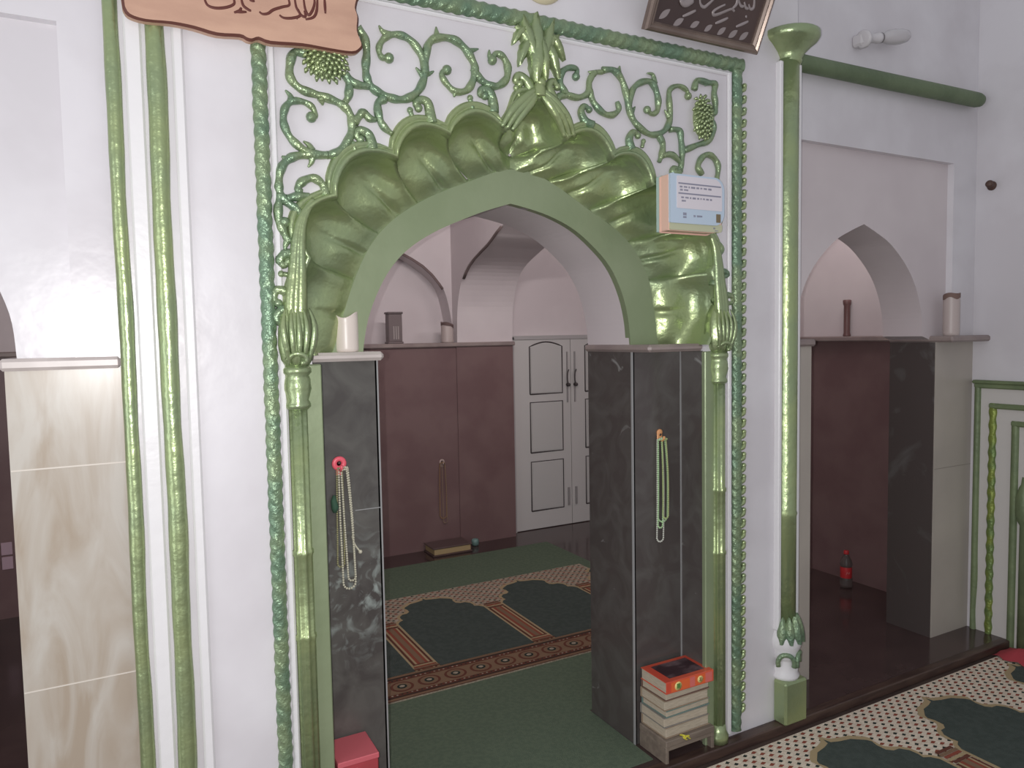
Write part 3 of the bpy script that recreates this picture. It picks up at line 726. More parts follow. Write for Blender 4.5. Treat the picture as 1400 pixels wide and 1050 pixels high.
# ------------------------------------------------------------------ wooden plaque with script
wood = mat('carved_wood', srgb(184,146,126), .55, col2=srgb(196,158,136), nscale=5, stretch=(1,4,4), bump=.1, bscale=30)
ink = mat('burnt_brown_ink', srgb(92,44,36), .6)
pq = thing('wooden_plaque', 'light brown wooden plaque with ragged edge and dark brown script at top left', 'plaque', (.33, 1.94, 2.26))
edge = smooth_line([(x,z,0) for x,z in PLAQUE_EDGE[0][1]], 3); edge = [(p.x,p.y) for p in edge]
top = [(.628,2.42),(.622,2.50),(.63,2.60),(.60,2.64),(.45,2.63),(.30,2.65),(.15,2.63),(.06,2.65),(.045,2.56),(.052,2.46),(.040,2.38)]
b = MB(); n = len(edge+top)
out = edge+top; cen = Vector((.33,2.45))
inn = []
for x, z in out:
    d = (Vector((x,z))-cen); inn.append(tuple(Vector((x,z)) - d.normalized()*.006))
b.prism(out, 1.937, 1.953)
b.add([(x,1.937,z) for x,z in out]+[(x,1.930,z) for x,z in inn], [(i,(i+1)%n,(i+1)%n+n,i+n) for i in range(n)], 1)
b.add([(x,1.930,z) for x,z in inn], [list(range(n))], 0)
obj('board', b, [wood, mat('dark_wood_edge', srgb(96,56,48), .6)], pq)
for k, p in PLAQUE_INK:
    b = MB(); b.tube([(q.x,1.9305,q.y) for q in smooth_line([(x,z,0) for x,z in p], 5)], lambda t: .0042*(.55+.45*math.sin(PI*(.1+.8*t))), 6, flat=.5); obj('script_stroke', b, ink, pq)
b = MB(); b.box(.08,.60,1.952,1.979,2.50,2.53); obj('hanging_batten', b, wood, pq)

# ------------------------------------------------------------------ framed picture leaning forward
fa = .46; fb = Vector((0,1.945,2.481)); fd = Vector((0,-math.sin(fa),math.cos(fa))); fn = Vector((0,-math.cos(fa),-math.sin(fa)))
def FP(x, h, d=0): return fb + Vector((x,0,0)) + fd*h + fn*d
fp = thing('framed_picture', 'dark framed calligraphy picture with silver leaves tilting forward at the top', 'picture', (1.79,1.96,2.48))
fm = mat('dark_picture_frame', srgb(120,104,96), .25, .45, col2=srgb(136,120,110), nscale=6)
FH = .40; bars = [((1.545,0),(2.043,0)),((1.545,FH),(2.043,FH)),((1.545,0),(1.545,FH)),((2.043,0),(2.043,FH))]
def bar(ax, ah, bx, bh, w, inx, inh, nm='frame_bar'):
    b = MB(); rows = []
    prof = [(0,-.012),(0,.006),(.005,.014),(.012,.016),(.019,.010),(.024,.011),(.030,.003),(.030,-.012)]
    for (x,h,ex,eh) in ((ax,ah,1,1),(bx,bh,-1,-1)):
        row = []
        for (u,d) in prof:
            px = x+inx*u+(ex*u if inx == 0 else 0); ph = h+inh*u+(eh*u if inh == 0 else 0)
            row.append(tuple(FP(px,ph,d)))
        rows.append(row)
    b.grid(rows, smooth=False, closed=True); b.poly(rows[0]); b.poly(rows[1]); obj(nm, b, fm, fp)
bar(1.545,0,2.043,0,.03,0,1); bar(1.545,FH,2.043,FH,.03,0,-1); bar(1.545,0,1.545,FH,.03,1,0); bar(2.043,0,2.043,FH,.03,-1,0)
b = MB(); b.add([FP(1.57,.025,-.004),FP(2.02,.025,-.004),FP(2.02,FH-.025,-.004),FP(1.57,FH-.025,-.004),FP(1.57,.025,-.011),FP(2.02,.025,-.011),FP(2.02,FH-.025,-.011),FP(1.57,FH-.025,-.011)], [(0,1,2,3),(4,5,6,7),(0,1,5,4),(1,2,6,5),(2,3,7,6),(3,0,4,7)])
obj('picture', b, mat('dark_picture_ground', srgb(66,52,50), .3, col2=srgb(76,60,56), nscale=5), fp)
silver = mat('silver_ink', srgb(150,140,140), .4, .2)
for k, p in FRAME_INK:
    b = MB()
    if k == 'l':
        A = Vector(p[0]); B = Vector(p[1]); d = B-A; nn = Vector((-d.y,d.x)).normalized(); w = min(.010, d.length*.24); L = []; R = []
        for i in range(9):
            t = i/8; ww = w*math.sin(PI*t)**.8; c = A+d*t; L.append(c+nn*ww); R.append(c-nn*ww)
        pts = L+R[-2:0:-1]
        m_ = len(pts); b.add([FP(q.x,q.y,-.002) for q in pts]+[FP(q.x,q.y,-.0045) for q in pts], [list(range(m_))]+[(i,(i+1)%m_,(i+1)%m_+m_,i+m_) for i in range(m_)]); nm = 'silver_leaf'
    else:
        r = {'i':.0062,'d':.006,'b':.015}[k]
        b.tube([FP(q.x,q.y,-.004) for q in smooth_line([(x,z,0) for x,z in p],5)], lambda t: r*(.45+.55*math.sin(PI*(.08+.84*t))), 7, flat=.35); nm = 'script_stroke'
    obj(nm, b, silver, fp)
for (x,h) in ((1.62,.30),(1.72,.32),(1.84,.31),(1.94,.30)):   # upper part of the lettering, above the photograph's edge
    pass

b = MB(); b.lathe([(.085,0),(.085,.006),(.078,.016),(.055,.022),(.030,.020),(.012,.024),(.0,.026)], (1.185, Y0+.001, 2.588), 32, (0,-1,0))
tag(obj('wall_boss', b, mat('cream_boss', srgb(206,196,166), .45)), 'round cream boss on the white wall above the leaf finial', 'wall boss')

# ------------------------------------------------------------------ lamp on the wall above the rail
lb = thing('wall_lamp', 'white bulb lying sideways in a wall holder above the green rail', 'lamp', (2.84, YR, 2.70))
wp = mat('white_plastic', srgb(206,202,204), .4)
ax = (.978,-.02,.205); c0 = (2.835,2.098,2.724)
b = MB(); b.lathe([(.030,-.014),(.036,-.010),(.036,-.002),(.026,.012),(.019,.03),(.019,.075),(.022,.08),(.022,.095),(.015,.10)], c0, 18, ax); b.bbox(2.815,2.875,2.095,2.146,2.70,2.75,.008); obj('lamp_holder', b, wp, lb)
b = MB(); b.lathe([(.013,.098),(.014,.112),(.022,.13),(.030,.16),(.033,.20),(.032,.235),(.026,.268),(.014,.29),(.003,.297)], c0, 20, ax); obj('bulb', b, mat('frosted_bulb', srgb(214,210,212), .2, trans=.25), lb)
b = MB(); b.lathe([(.0205,.094),(.0215,.097),(.0215,.103),(.0165,.106)], c0, 18, ax); obj('collar', b, mat('bulb_collar', srgb(110,104,104), .4, .3), lb)

# ------------------------------------------------------------------ packet hanging on the rim
pk = thing('hanging_packet', 'pale blue and white printed packet pinned on the right side of the green rim', 'packet', (1.70, 1.92, 1.83))
def rr(x0,x1,z0,z1,r,corners=(1,1,1,1)):
    o = []
    for (cx,cz,a0,k) in ((x1-r,z1-r,0,0),(x0+r,z1-r,PI/2,1),(x0+r,z0+r,PI,2),(x1-r,z0+r,1.5*PI,3)):
        q = r if corners[k] else .004; cx2 = x1-q if cx > (x0+x1)/2 else x0+q; cz2 = z1-q if cz > (z0+z1)/2 else z0+q
        for i in range(7): o.append((cx2+q*math.cos(a0+i*PI/12), cz2+q*math.sin(a0+i*PI/12)))
    return o
pcol = dict(blue=mat('packet_pale_blue', srgb(186,202,218), .4), pink=mat('packet_salmon', srgb(232,192,176), .45), white=mat('packet_white', srgb(216,210,216), .45), teal=mat('packet_pale_teal', srgb(178,200,196), .45), yel=mat('packet_olive', srgb(188,190,160), .45), ink=mat('packet_ink', srgb(138,138,154), .6), brown=mat('packet_brown', srgb(122,108,84), .6))
b = MB(); b.prism(rr(1.600,1.832,1.838,2.018,.04,(1,0,0,1)), 1.893, 1.930); b.prism(rr(1.598,1.83,1.834,2.016,.036,(1,0,0,1)), 1.930, 1.936); obj('body', b, pcol['pink'], pk)
b = MB(); b.prism(rr(1.600,1.832,1.838,2.019,.04,(1,0,0,1)), 1.936, 1.952); obj('back_edge', b, pcol['teal'], pk)
b = MB(); b.prism(rr(1.602,1.836,1.862,2.020,.042,(1,0,0,1)), 1.884, 1.897); cov_ = obj('front_cover', b, pcol['blue'], pk)
b = MB(); b.prism(rr(1.628,1.824,1.910,2.014,.034,(1,0,0,0)), 1.8825, 1.885); lab_ = obj('text_label', b, pcol['white'], pk)
b = MB(); b.prism(rr(1.604,1.830,1.840,1.866,.012,(0,0,0,1)), 1.888, 1.896); flap_ = obj('lower_flap', b, pcol['yel'], pk)
b = MB()
for z in (1.990,1.958): b.box(1.634, 1.818, 1.8815, 1.8826, z-.0022, z+.0022)
def words(b, x, z, ws, h=.0032, y0=1.8815, y1=1.8826):
    for w in ws:                                 # small print: a row of short upright pen strokes per word
        for i in range(w):
            xx = x+i*.0030; hh = h*(.6+.4*abs(math.sin(xx*3100)))
            b.box(xx, xx+.0017, y0, y1, z-hh, z+hh*.8); 
        b.box(x, x+w*.0030-.001, y0+.0001, y1, z+h*.5, z+h*.8)
        x += w*.0030+.005
words(b, 1.640, 1.979, [4,5,2,6,4,3,5,5]); words(b, 1.641, 1.969, [4,6])
words(b, 1.646, 1.945, [4,5,2,5,3,2,3,4,3]); words(b, 1.648, 1.934, [6])
obj('small_print', b, pcol['ink'], lab_); b = MB()
words(b, 1.700, 1.888, [3,8], .0036, 1.8832, 1.8841); words(b, 1.655, 1.892, [5], .006, 1.8832, 1.8841); words(b, 1.655, 1.882, [5], .004, 1.8832, 1.8841)
obj('small_print', b, pcol['ink'], cov_); b = MB()
words(b, 1.790, 1.853, [3], .003, 1.8872, 1.888); words(b, 1.797, 1.845, [5], .002, 1.8872, 1.888)
obj('small_print', b, pcol['ink'], flap_)
b = MB(); b.box(1.799, 1.818, 1.8828, 1.885, 1.872, 1.900); obj('brown_mark', b, pcol['brown'], cov_)
b = MB(); b.tube([(1.66,1.94,2.016),(1.68,1.958,2.04),(1.70,1.94,2.016)], .0015, 6); b.ball((1.68,1.962,2.041),.005); obj('hanging_loop', b, pcol['teal'], pk)

# ------------------------------------------------------------------ prayer beads on wall hooks
def hook(x, y, z, col, label, ring):
    t = thing('wall_hook', label, 'hook', (x, y, z)); m = mat('hook_plastic', col, .4); b = MB()
    if ring:
        b.lathe([(.007,0),(.007,.006),(.010,.009),(.017,.009),(.021,.006),(.021,0)], (x,y,z), 22, (0,-1,0)); b.bbox(x-.010,x+.010,y-.007,y,z-.036,z-.012,.003)
    else:
        b.bbox(x-.012,x+.012,y-.006,y,z-.022,z+.012,.003); b.lathe([(.012,0),(.012,.006),(.008,.008)], (x,y,z+.010), 16, (0,-1,0))
    obj('plate', b, m, t)
    b = MB(); b.tube([(x,y-.004,z-.014),(x,y-.020,z-.018),(x,y-.028,z-.010),(x,y-.028,z-.002)], .0045, 8); obj('prong', b, m, t)
    b = MB(); b.lathe([(.0045,.0),(.0045,.0095),(.001,.0105)], (x,y,z+.002), 10, (0,-1,0)); obj('screw', b, mat('screw_metal', srgb(90,76,72), .5, .5), t)
def loop_pts(x, y, zt, zb, w, skew=0, tw=0):
    P = []
    for t in [i/60 for i in range(61)]:
        a = t*2*PI
        zz = zb + w*.5 + (zt-zb-w*.5)*abs(1-2*t) if True else 0
        # straight strands joined by a round bottom and a tight top
    top = w*.35; H = zt-zb
    for i in range(41):
        f = i/40; P.append(Vector((x - (top + (w/2-top)*min(1,f*2.2)**.7) + skew*f, y-.004*math.sin(f*PI)-.002, zt - (H-w/2)*f)))
    for i in range(1,12):
        a = PI*i/12; P.append(Vector((x+skew - w/2*math.cos(a), y-.003, zb + w/2 - w/2*math.sin(a))))
    for i in range(41):
        f = 1-i/40; P.append(Vector((x + (top + (w/2-top)*min(1,f*2.2)**.7) + skew*f, y-.004*math.sin(f*PI)-.002+tw, zt - (H-w/2)*f)))
    for i in range(1,8):
        a = PI*i/8; P.append(Vector((x + top*math.cos(a), y-.012*math.sin(a)-.002, zt + top*.6*math.sin(a))))
    return P
def beads(label, x, y, zt, zb, w, m, skew=0, r=.0036, tassel=None, group=None, tail=None):
    t = thing('prayer_beads', label, 'prayer beads', (x, y, zb), group)
    P = loop_pts(x, y, zt, zb, w, skew); b = MB(); acc = 0; step = r*2.05; prev = P[0]; b.ball(prev, r, 7, 5)
    for p in P[1:]+[P[0]]:
        seg = p-prev; L = seg.length
        while acc+L >= step:
            f = (step-acc)/L; prev = prev+seg*f; b.ball(prev, r, 7, 5); seg = p-prev; L = seg.length; acc = 0
            if L < 1e-6: break
        acc += L; prev = p
    o = obj('bead_string', b, m, t); o['kind'] = 'stuff'
    if tassel:
        (tx, tz, tl, tm) = tassel; b = MB(); b.tube([(tx,y-.006,tz),(tx-.002,y-.008,tz-tl*.3),(tx+.001,y-.009,tz-tl*.7),(tx,y-.008,tz-tl)], [.004,.009,.011,.006], 9); obj('tassel', b, tm, t)
    if tail:
        b = MB(); b.tube(smooth_line([Vector((q[0], y-.005, q[1])) for q in tail],4), .0026, 6); b.ball((tail[-1][0], y-.005, tail[-1][1]), .006); obj('tail', b, m, t)
yp = Y1-.013
cream = mat('cream_beads', srgb(198,194,174), .4); olive = mat('olive_beads', srgb(150,146,108), .45); green_b = mat('glow_green_beads', srgb(176,208,160), .4); tan = mat('tan_beads', srgb(150,118,84), .45); whiteb = mat('white_beads', srgb(200,200,190), .4)
hook(.556, yp+.001, 1.145, srgb(236,100,116), 'round pink plastic hook on the left pier holding prayer beads', True)
beads('cream prayer beads in the longest loop on the pink hook', .566, yp-.006, 1.128, .775, .036, cream, .008, tail=[(.585,.93),(.592,.905),(.604,.885),(.608,.880)])
beads('cream prayer beads in the shorter inner loop on the pink hook', .566, yp-.013, 1.126, .800, .022, cream, .014, .0034)
beads('olive prayer beads behind the cream loops with a dark green tassel on the pink hook', .556, yp-.002, 1.130, .842, .020, olive, -.004, .003, tassel=(.537,1.055,.05,mat('dark_green_tassel', srgb(52,84,66), .8)))
hook(1.734, yp+.001, 1.135, srgb(222,160,110), 'small orange plastic hook on the right pier holding prayer beads', False)
beads('pale green prayer beads on the orange hook in the widest loop', 1.738, yp-.005, 1.118, .815, .045, green_b, .004, .0036)
beads('pale green prayer beads on the orange hook hanging left of the others', 1.728, yp-.009, 1.118, .795, .022, green_b, .0, .0036)
beads('pale green and tan prayer beads on the orange hook hanging right of the others', 1.744, yp-.013, 1.118, .828, .024, mat('yellow_green_beads', srgb(176,188,130), .45), .006, .0034)
beads('white prayer beads on the orange hook whose loop hangs lowest', 1.731, yp-.004, 1.118, .742, .030, whiteb, .000, .0036)
yb = YB-.101
hook(2.018, yb, .622, srgb(176,156,150), 'small pale hook on the dark dado of the rear wall', True)
beads('tan prayer beads hanging on the dark dado of the rear wall, broader loop', 2.018, yb-.006, .610, .215, .05, tan, 0, .0042)
beads('tan prayer beads hanging on the dark dado of the rear wall, longer narrow loop', 2.026, yb-.008, .610, .180, .030, mat('pale_tan_beads', srgb(140,118,100), .5), .006, .0038)

# ------------------------------------------------------------------ stool and books in front of the right pier
st = thing('small_stool', 'low grey wooden stool carrying the stack of books by the right pier', 'stool', (1.74, 2.02, 0))
sm = mat('grey_stool_wood', srgb(128,116,104), .6, col2=srgb(112,100,90), nscale=7, stretch=(1,6,6))
b = MB(); b.bbox(1.626, 1.850, 1.946, 2.098, .062, .085, .003); obj('seat', b, sm, st)
b = MB(); b.bbox(1.626, 1.640, 1.948, 2.096, .002, .063, .002); obj('leg', b, sm, st)
b = MB(); b.bbox(1.836, 1.850, 1.948, 2.096, .002, .063, .002); obj('leg', b, sm, st)
b = MB(); b.bbox(1.639, 1.837, 1.950, 1.960, .046, .063, .002); obj('rail', b, sm, st)
pages = mat('cream_pages', srgb(190,178,158), .8, col2=srgb(172,160,142), nscale=40, stretch=(1,1,14))
def book(label, x0, x1, y0, y1, z0, h, cov, rz, spine_front=False, cat='book', grp='books stacked on the grey stool'):
    cx, cy = (x0+x1)/2, (y0+y1)/2
    t = thing('book', label, cat, (cx, cy, z0), grp)
    def R(mb):
        c, s = math.cos(rz), math.sin(rz)
        mb.v = [(cx+(x-cx)*c-(y-cy)*s, cy+(x-cx)*s+(y-cy)*c, z) for x,y,z in mb.v]; return mb
    b = MB(); b.bbox(x0+.003, x1-.003, y0+.004, y1-.003, z0+.0022, z0+h-.0022, .001); obj('page_block', R(b), pages, t)
    b = MB(); b.bbox(x0, x1, y0, y1, z0, z0+.0025, .0008); obj('back_cover', R(b), cov, t)
    b = MB(); b.bbox(x0, x1, y0, y1, z0+h-.0025, z0+h, .0008); fc = obj('front_cover', R(b), cov, t)
    b = MB()
    if spine_front: b.bbox(x0, x1, y0-.0025, y0+.001, z0, z0+h, .0012)
    else: b.bbox(x0, x1, y1-.001, y1+.0025, z0, z0+h, .0012)
    sp = obj('spine', R(b), cov, t)
    return t, R, fc, sp
c_tan = mat('tan_book_cover', srgb(150,132,112), .6); c_brown = mat('brown_book_cover', srgb(112,86,76), .6); c_grey = mat('grey_book_cover', srgb(132,128,122), .6); c_red = mat('red_book_cover', srgb(204,78,58), .4, col2=srgb(212,94,66), nscale=6); c_teal = mat('teal_book_cover', srgb(108,132,126), .6)
z = .0855
bk = [(.038,c_tan,'lowest cream-paged book of the stack, directly on the grey stool',.010),(.036,c_grey,'second book from the bottom of the stack on the grey stool',-.012),(.024,c_teal,'thinnest book in the middle of the stack on the grey stool',.02),(.036,c_tan,'third book from the top of the stack, cream pages with tan cover',-.006),(.031,c_brown,'cream-paged book with a dark edge line lying right under the red book',.014)]
bz = z
for h, cv, lab, rz in bk:
    dx = rz*.2
    book(lab, 1.634+dx, 1.838+dx, 1.962, 2.096, bz, h, cv, rz); bz += h+.0004
t, R, fc, sp = book('thick red book with a dark picture cover on top of the stack', 1.630, 1.846, 1.950, 2.092, bz, .042, c_red, -.01, True)
zt = bz+.042
b = MB(); b.box(1.662, 1.822, 1.970, 2.074, zt-.0003, zt+.0006); obj('cover_picture', R(b), mat('dark_cover_picture', srgb(58,38,44), .3, col2=srgb(126,104,108), nscale=14, contrast=(.5,.75), detail=6, stretch=(1,2,1)), fc)
yel = mat('yellow_emblem', srgb(226,206,132), .5); grn = mat('green_emblem', srgb(92,132,64), .5); dkm = mat('dark_emblem', srgb(60,56,40), .5); pnk = mat('pink_spine_panel', srgb(214,112,104), .45); org = mat('orange_spine_panel', srgb(224,104,58), .45)
for (xa, xb, mm) in ((1.735,1.758,pnk),(1.806,1.838,pnk),(1.652,1.735,org),(1.758,1.806,org)):
    b = MB(); b.box(xa, xb, 1.9464, 1.948, bz+.004, bz+.038); obj('spine_panel', R(b), mm, sp)
b = MB(); b.lathe([(.0155,0),(.0155,.002)], (1.682,1.9475,bz+.021), 22, (0,-1,0)); obj('spine_emblem', R(b), yel, sp)
b = MB(); b.lathe([(.0125,0),(.0125,.002)], (1.782,1.9475,bz+.022), 22, (0,-1,0)); obj('spine_emblem', R(b), yel, sp)
b = MB(); b.bbox(1.675,1.690,1.9446,1.9458,bz+.013,bz+.030,.0003); obj('emblem_mark', R(b), grn, sp)
b = MB(); b.tube([(1.777,1.9452,bz+.027),(1.785,1.9452,bz+.027),(1.778,1.9452,bz+.018),(1.787,1.9452,bz+.018)], .0012, 6); obj('emblem_mark', R(b), dkm, sp)
b = MB()
for k, pts in enumerate(([(1.700,.092),(1.712,.086),(1.722,.078),(1.732,.070)],[(1.705,.080),(1.715,.085),(1.727,.083)],[(1.702,.090),(1.706,.078),(1.716,.072)])):
    b.tube(smooth_line([(pts[0][0]-.004,1.956,.0875)]+[(x,1.9440-.001*k,zz) for x,zz in pts],4), .0033, 6, flat=.5)
tag(obj('ribbon', b, mat('yellow_ribbon', srgb(214,206,70), .6)), 'small yellow ribbon on the front edge of the grey stool', 'ribbon')

# red carton in front of the left pier
rb = thing('carton', 'red cardboard box at the foot of the left pier beside the green colonnette', 'box', (.555, 2.04, 0))
b = MB(); b.bbox(.492, .606, 1.972, 2.100, 0, .328, .003); obj('body', b, mat('red_carton', srgb(170,66,74), .5, col2=srgb(150,60,64), nscale=8), rb)
b = MB(); b.bbox(.490, .608, 1.970, 2.102, .318, .334, .002); obj('lid', b, mat('red_carton_lid', srgb(196,96,104), .5), rb)
b = MB(); b.add([(.505,1.9715,.296),(.545,1.9715,.300),(.545,1.9715,.306),(.500,1.9715,.303)],[(0,1,2,3)]); b.bbox(.500,.545,1.9712,1.9725,.296,.303,.0003); obj('white_stripe', b, mat('white_stripe', srgb(216,196,190), .5), rb)

# ------------------------------------------------------------------ jars and lanterns on the ledges
def jar(x, y, z, r, h, m, dark, label, notch=.02, ph=0, cat='jar', grp=None):
    t = thing('jar', label, cat, (x, y, z), grp)
    def prof(k): return h - notch*(.5+.5*math.sin(k+ph))**2 - notch*.35*(.5+.5*math.sin(3*k+ph*2))
    seg = 28; rows = []
    for (q, f) in ((.90,0),(.98,.02),(1,.08),(1.0,.3),(1.0,.6),(.99,.85),(.97,.97),(.99,1.0),(.90,1.0),(.88,.9),(.88,.5),(.86,.05)):
        rows.append([(x+r*q*math.cos(2*PI*k/seg), y+r*q*math.sin(2*PI*k/seg), z+.0005+(prof(2*PI*k/seg) if f > .8 else h)*f) for k in range(seg)])
    b = MB(); b.grid(rows, closed=True); b.poly(rows[0]); b.poly(rows[-1]); obj('body', b, m, t, flip=False)
    if dark:
        b = MB(); rr_ = []
        for (q, dz) in ((1.012,-.022),(1.02,-.006),(1.0,.002),(.93,.002),(.87,-.02)):
            rr_.append([(x+r*q*math.cos(2*PI*k/seg), y+r*q*math.sin(2*PI*k/seg), z+prof(2*PI*k/seg)+dz+.004*math.sin(4*2*PI*k/seg)*(1 if dz < -.01 else 0)) for k in range(seg)])
        b.grid(rr_, closed=True); obj('stained_rim', b, dark, t, flip=False)
    return t
jw = mat('white_jar', srgb(226,214,206), .35); stain = mat('brown_stain', srgb(120,96,88), .7); jp = mat('pale_jar', srgb(186,172,168), .4)
jar(.594, 2.125, ZS-.004, .036, .122, jw, None, 'white jar with a broken top edge on the left pier ledge', .018, -2.6)
jar(3.49, 2.104, ZS, .036, .200, jp, stain, 'tall pale jar with a brown stained rim on the right bay ledge', .012, .5)
jar(2.10, 4.885, ZS, .045, .150, jp, mat('dark_stain', srgb(100,80,78), .7), 'pale jar with a dark rim on the rear ledge beside the niche edge', .02, 2)
ln = thing('lantern', 'grey upright glass lantern with pale stripes on the rear ledge', 'lantern', (1.70, 4.89, ZS))
lm = mat('grey_lantern', srgb(116,104,104), .4); ls = mat('lantern_stripe', srgb(160,150,148), .3)
b = MB(); b.bbox(1.648, 1.758, 4.85, 4.93, ZS, ZS+.015, .003); obj('base', b, lm, ln)
b = MB(); b.bbox(1.654, 1.752, 4.855, 4.925, ZS+.014, ZS+.205, .004); obj('body', b, lm, ln)
b = MB(); b.bbox(1.648, 1.758, 4.85, 4.93, ZS+.204, ZS+.218, .003); obj('cap', b, mat('lantern_cap', srgb(98,88,88), .4), ln)
for x in (1.690,1.706,1.722): b = MB(); b.bbox(x-.005, x+.005, 4.852, 4.857, ZS+.03, ZS+.12, .001); obj('stripe', b, ls, ln)
b = MB(); b.lathe([(.020,0),(.022,.005),(.018,.02),(.018,.18),(.022,.19),(.024,.212),(.018,.216)], (3.83, 2.93, ZS), 18); tag(obj('vase', b, mat('brown_vase', srgb(112,82,80), .4)), 'narrow brown vase on the ledge seen through the right arch', 'vase')

# ------------------------------------------------------------------ bottle on the dark floor
bt = thing('bottle', 'clear drink bottle with red label and red cap on the dark floor', 'bottle', (3.715, 2.83, 0))
pet = mat('clear_plastic', srgb(150,140,136), .06, trans=.75); redl = mat('red_label', srgb(196,52,56), .4); c = (3.715,2.83,0)
b = MB(); b.lathe([(.020,.001),(.030,.004),(.034,.015),(.034,.055),(.031,.062),(.031,.125),(.034,.132),(.034,.142),(.030,.162),(.018,.185),(.0125,.195),(.0125,.205)], c, 22); obj('body', b, pet, bt)
b = MB(); b.lathe([(.0322,.062),(.0326,.064),(.0326,.124),(.0322,.126)], c, 24, cap=False); obj('label_band', b, redl, bt)
b = MB(); b.tube(smooth_line([(3.690,2.8095,.085),(3.694,2.8062,.098),(3.700,2.8022,.088),(3.706,2.7992,.100)],4), .0025, 6, flat=.4); obj('label_script', b, mat('label_white', srgb(214,150,146), .4), bt)
b = MB(); b.lathe([(.0145,.200),(.0150,.203),(.0150,.216),(.0135,.220)], c, 20, mod=lambda th,h: 1+.03*math.cos(24*th)); obj('cap', b, redl, bt)

# ------------------------------------------------------------------ small things around
nl = thing('wall_peg', 'small dark brown peg high on the right wall', 'peg', (3.735, 2.071, 2.185))
pm = mat('brown_peg', srgb(84,62,54), .5)
b = MB(); b.lathe([(.022,0),(.022,.006),(.012,.010),(.010,.03)], (3.741,2.071,2.183), 14, (-1,0,0)); obj('backplate', b, pm, nl)
b = MB(); b.lathe([(.009,.028),(.016,.034),(.018,.044),(.012,.054)], (3.741,2.071,2.183), 14, (-1,-.25,.1)); obj('knob', b, pm, nl)
bo = thing('closed_book', 'closed book with pale pages lying at the foot of the rear wall', 'book', (2.03, 4.73, 0))
b = MB(); b.bbox(1.86, 2.155, 4.655, 4.835, .001, .012, .003); obj('back_cover', b, mat('dark_cover', srgb(84,66,62), .6), bo)
b = MB(); b.bbox(1.87, 2.145, 4.660, 4.83, .012, .052, .003); obj('page_block', b, mat('yellowed_pages', srgb(168,146,108), .8), bo)
b = MB(); b.bbox(1.86, 2.155, 4.655, 4.835, .052, .062, .003); obj('front_cover', b, mat('dark_cover_top', srgb(92,74,72), .6), bo)
b = MB(); b.lathe([(.018,0),(.026,.004),(.028,.03),(.024,.045),(.012,.05)], (2.235,4.78,.001), 16); tag(obj('cup', b, mat('teal_cup', srgb(112,140,136), .4)), 'tiny pale teal cup on the floor right of the closed book', 'cup')
b = MB(); b.bbox(-.60, -.548, YB-.106, YB-.1003, .355, .425, .002); b.bbox(-.60, -.548, YB-.106, YB-.1003, .275, .345, .002); tag(obj('switch_plate', b, mat('pale_plate', srgb(186,160,172), .4)), 'pale double wall plate on the dark dado at the far left edge', 'switch')
b = MB(); rows = []
for i in range(9):
    rows.append([(3.55+.155*k/8+.008*math.sin(i*2), 1.70+.22*i/8, -.0265+.045*math.sin(PI*i/8)*math.sin(PI*k/8)+.004*(1+math.sin(i*1.9+k*1.3))) for k in range(9)])
b.grid(rows)
tag(obj('red_cloth', b, mat('red_cloth', srgb(164,60,68), .9)), 'crumpled red cloth on the rug at the foot of the right wall', 'cloth')

# ------------------------------------------------------------------ panelled dado on the right wall
wn = thing('wainscot', 'white dado panel with nested green frames on the right wall', 'wall panel', (3.735, 1.55, 0))
wg = mat('wainscot_green', srgb(110,124,92), .5, .15, col2=srgb(122,136,100), nscale=8, bump=.3, bscale=40); wgold = mat('wainscot_yellow_green', srgb(136,150,72), .42, .4, col2=srgb(112,134,80), nscale=14, bump=.4, bscale=80); ww = mat('wainscot_white', srgb(204,200,196), .5)
XW = 3.74
b = MB(); b.box(XW-.006, XW+.004, .97, 2.128, -.03, 1.235); obj('panel', b, ww, wn)
b = MB(); b.bbox(XW-.030, XW+.002, .96, 2.132, 1.232, 1.250, .006); obj('cap_rail', b, wg, wn)
for k, (ya, yc, zt, w, m_) in enumerate(((2.126,.972,1.236,.030,wg),(2.055,1.045,1.140,.034,wgold),(1.952,1.145,1.062,.034,wg))):
    for (p, q) in ((ya-w, ya),(yc, yc+w)):
        if m_ is wgold:
            b = MB(); n = 90; rows = []
            for i in range(n+1):
                z = -.03+(zt+.03)*i/n; row = []
                for j in range(10):
                    th = 2*PI*j/10; r = w/2*(1+.16*math.cos(2*th-z*95)); row.append((XW-.008+.7*r*math.cos(th), (p+q)/2+r*math.sin(th), z))
                rows.append(row)
            b.grid(rows, closed=True)
        else:
            b = MB(); n = 40; rows = []
            for i in range(n+1):
                z = -.03+(zt+.03)*i/n; wv = .006*math.sin(z*16)*max(0,1-z/.45) if k == 0 else 0
                rows.append([(XW-.004,p+wv,z),(XW-.018,p+.004+wv,z),(XW-.021,(p+q)/2+wv,z),(XW-.018,q-.004,z),(XW-.004,q,z)])
            b.grid(rows)
        obj('frame_post', b, m_, wn)
    b = MB(); b.bbox(XW-.022, XW-.004, yc, ya, zt-.026, zt, .006); obj('frame_rail', b, wg, wn)
for yy in (1.888,1.21):
    b = MB(); b.lathe([(.018,-.03),(.018,.57),(.026,.585),(.036,.62),(.036,.70),(.024,.75),(.016,.765),(.012,.80)], (XW-.006,yy,0), 16); obj('pilaster', b, wg, wn)
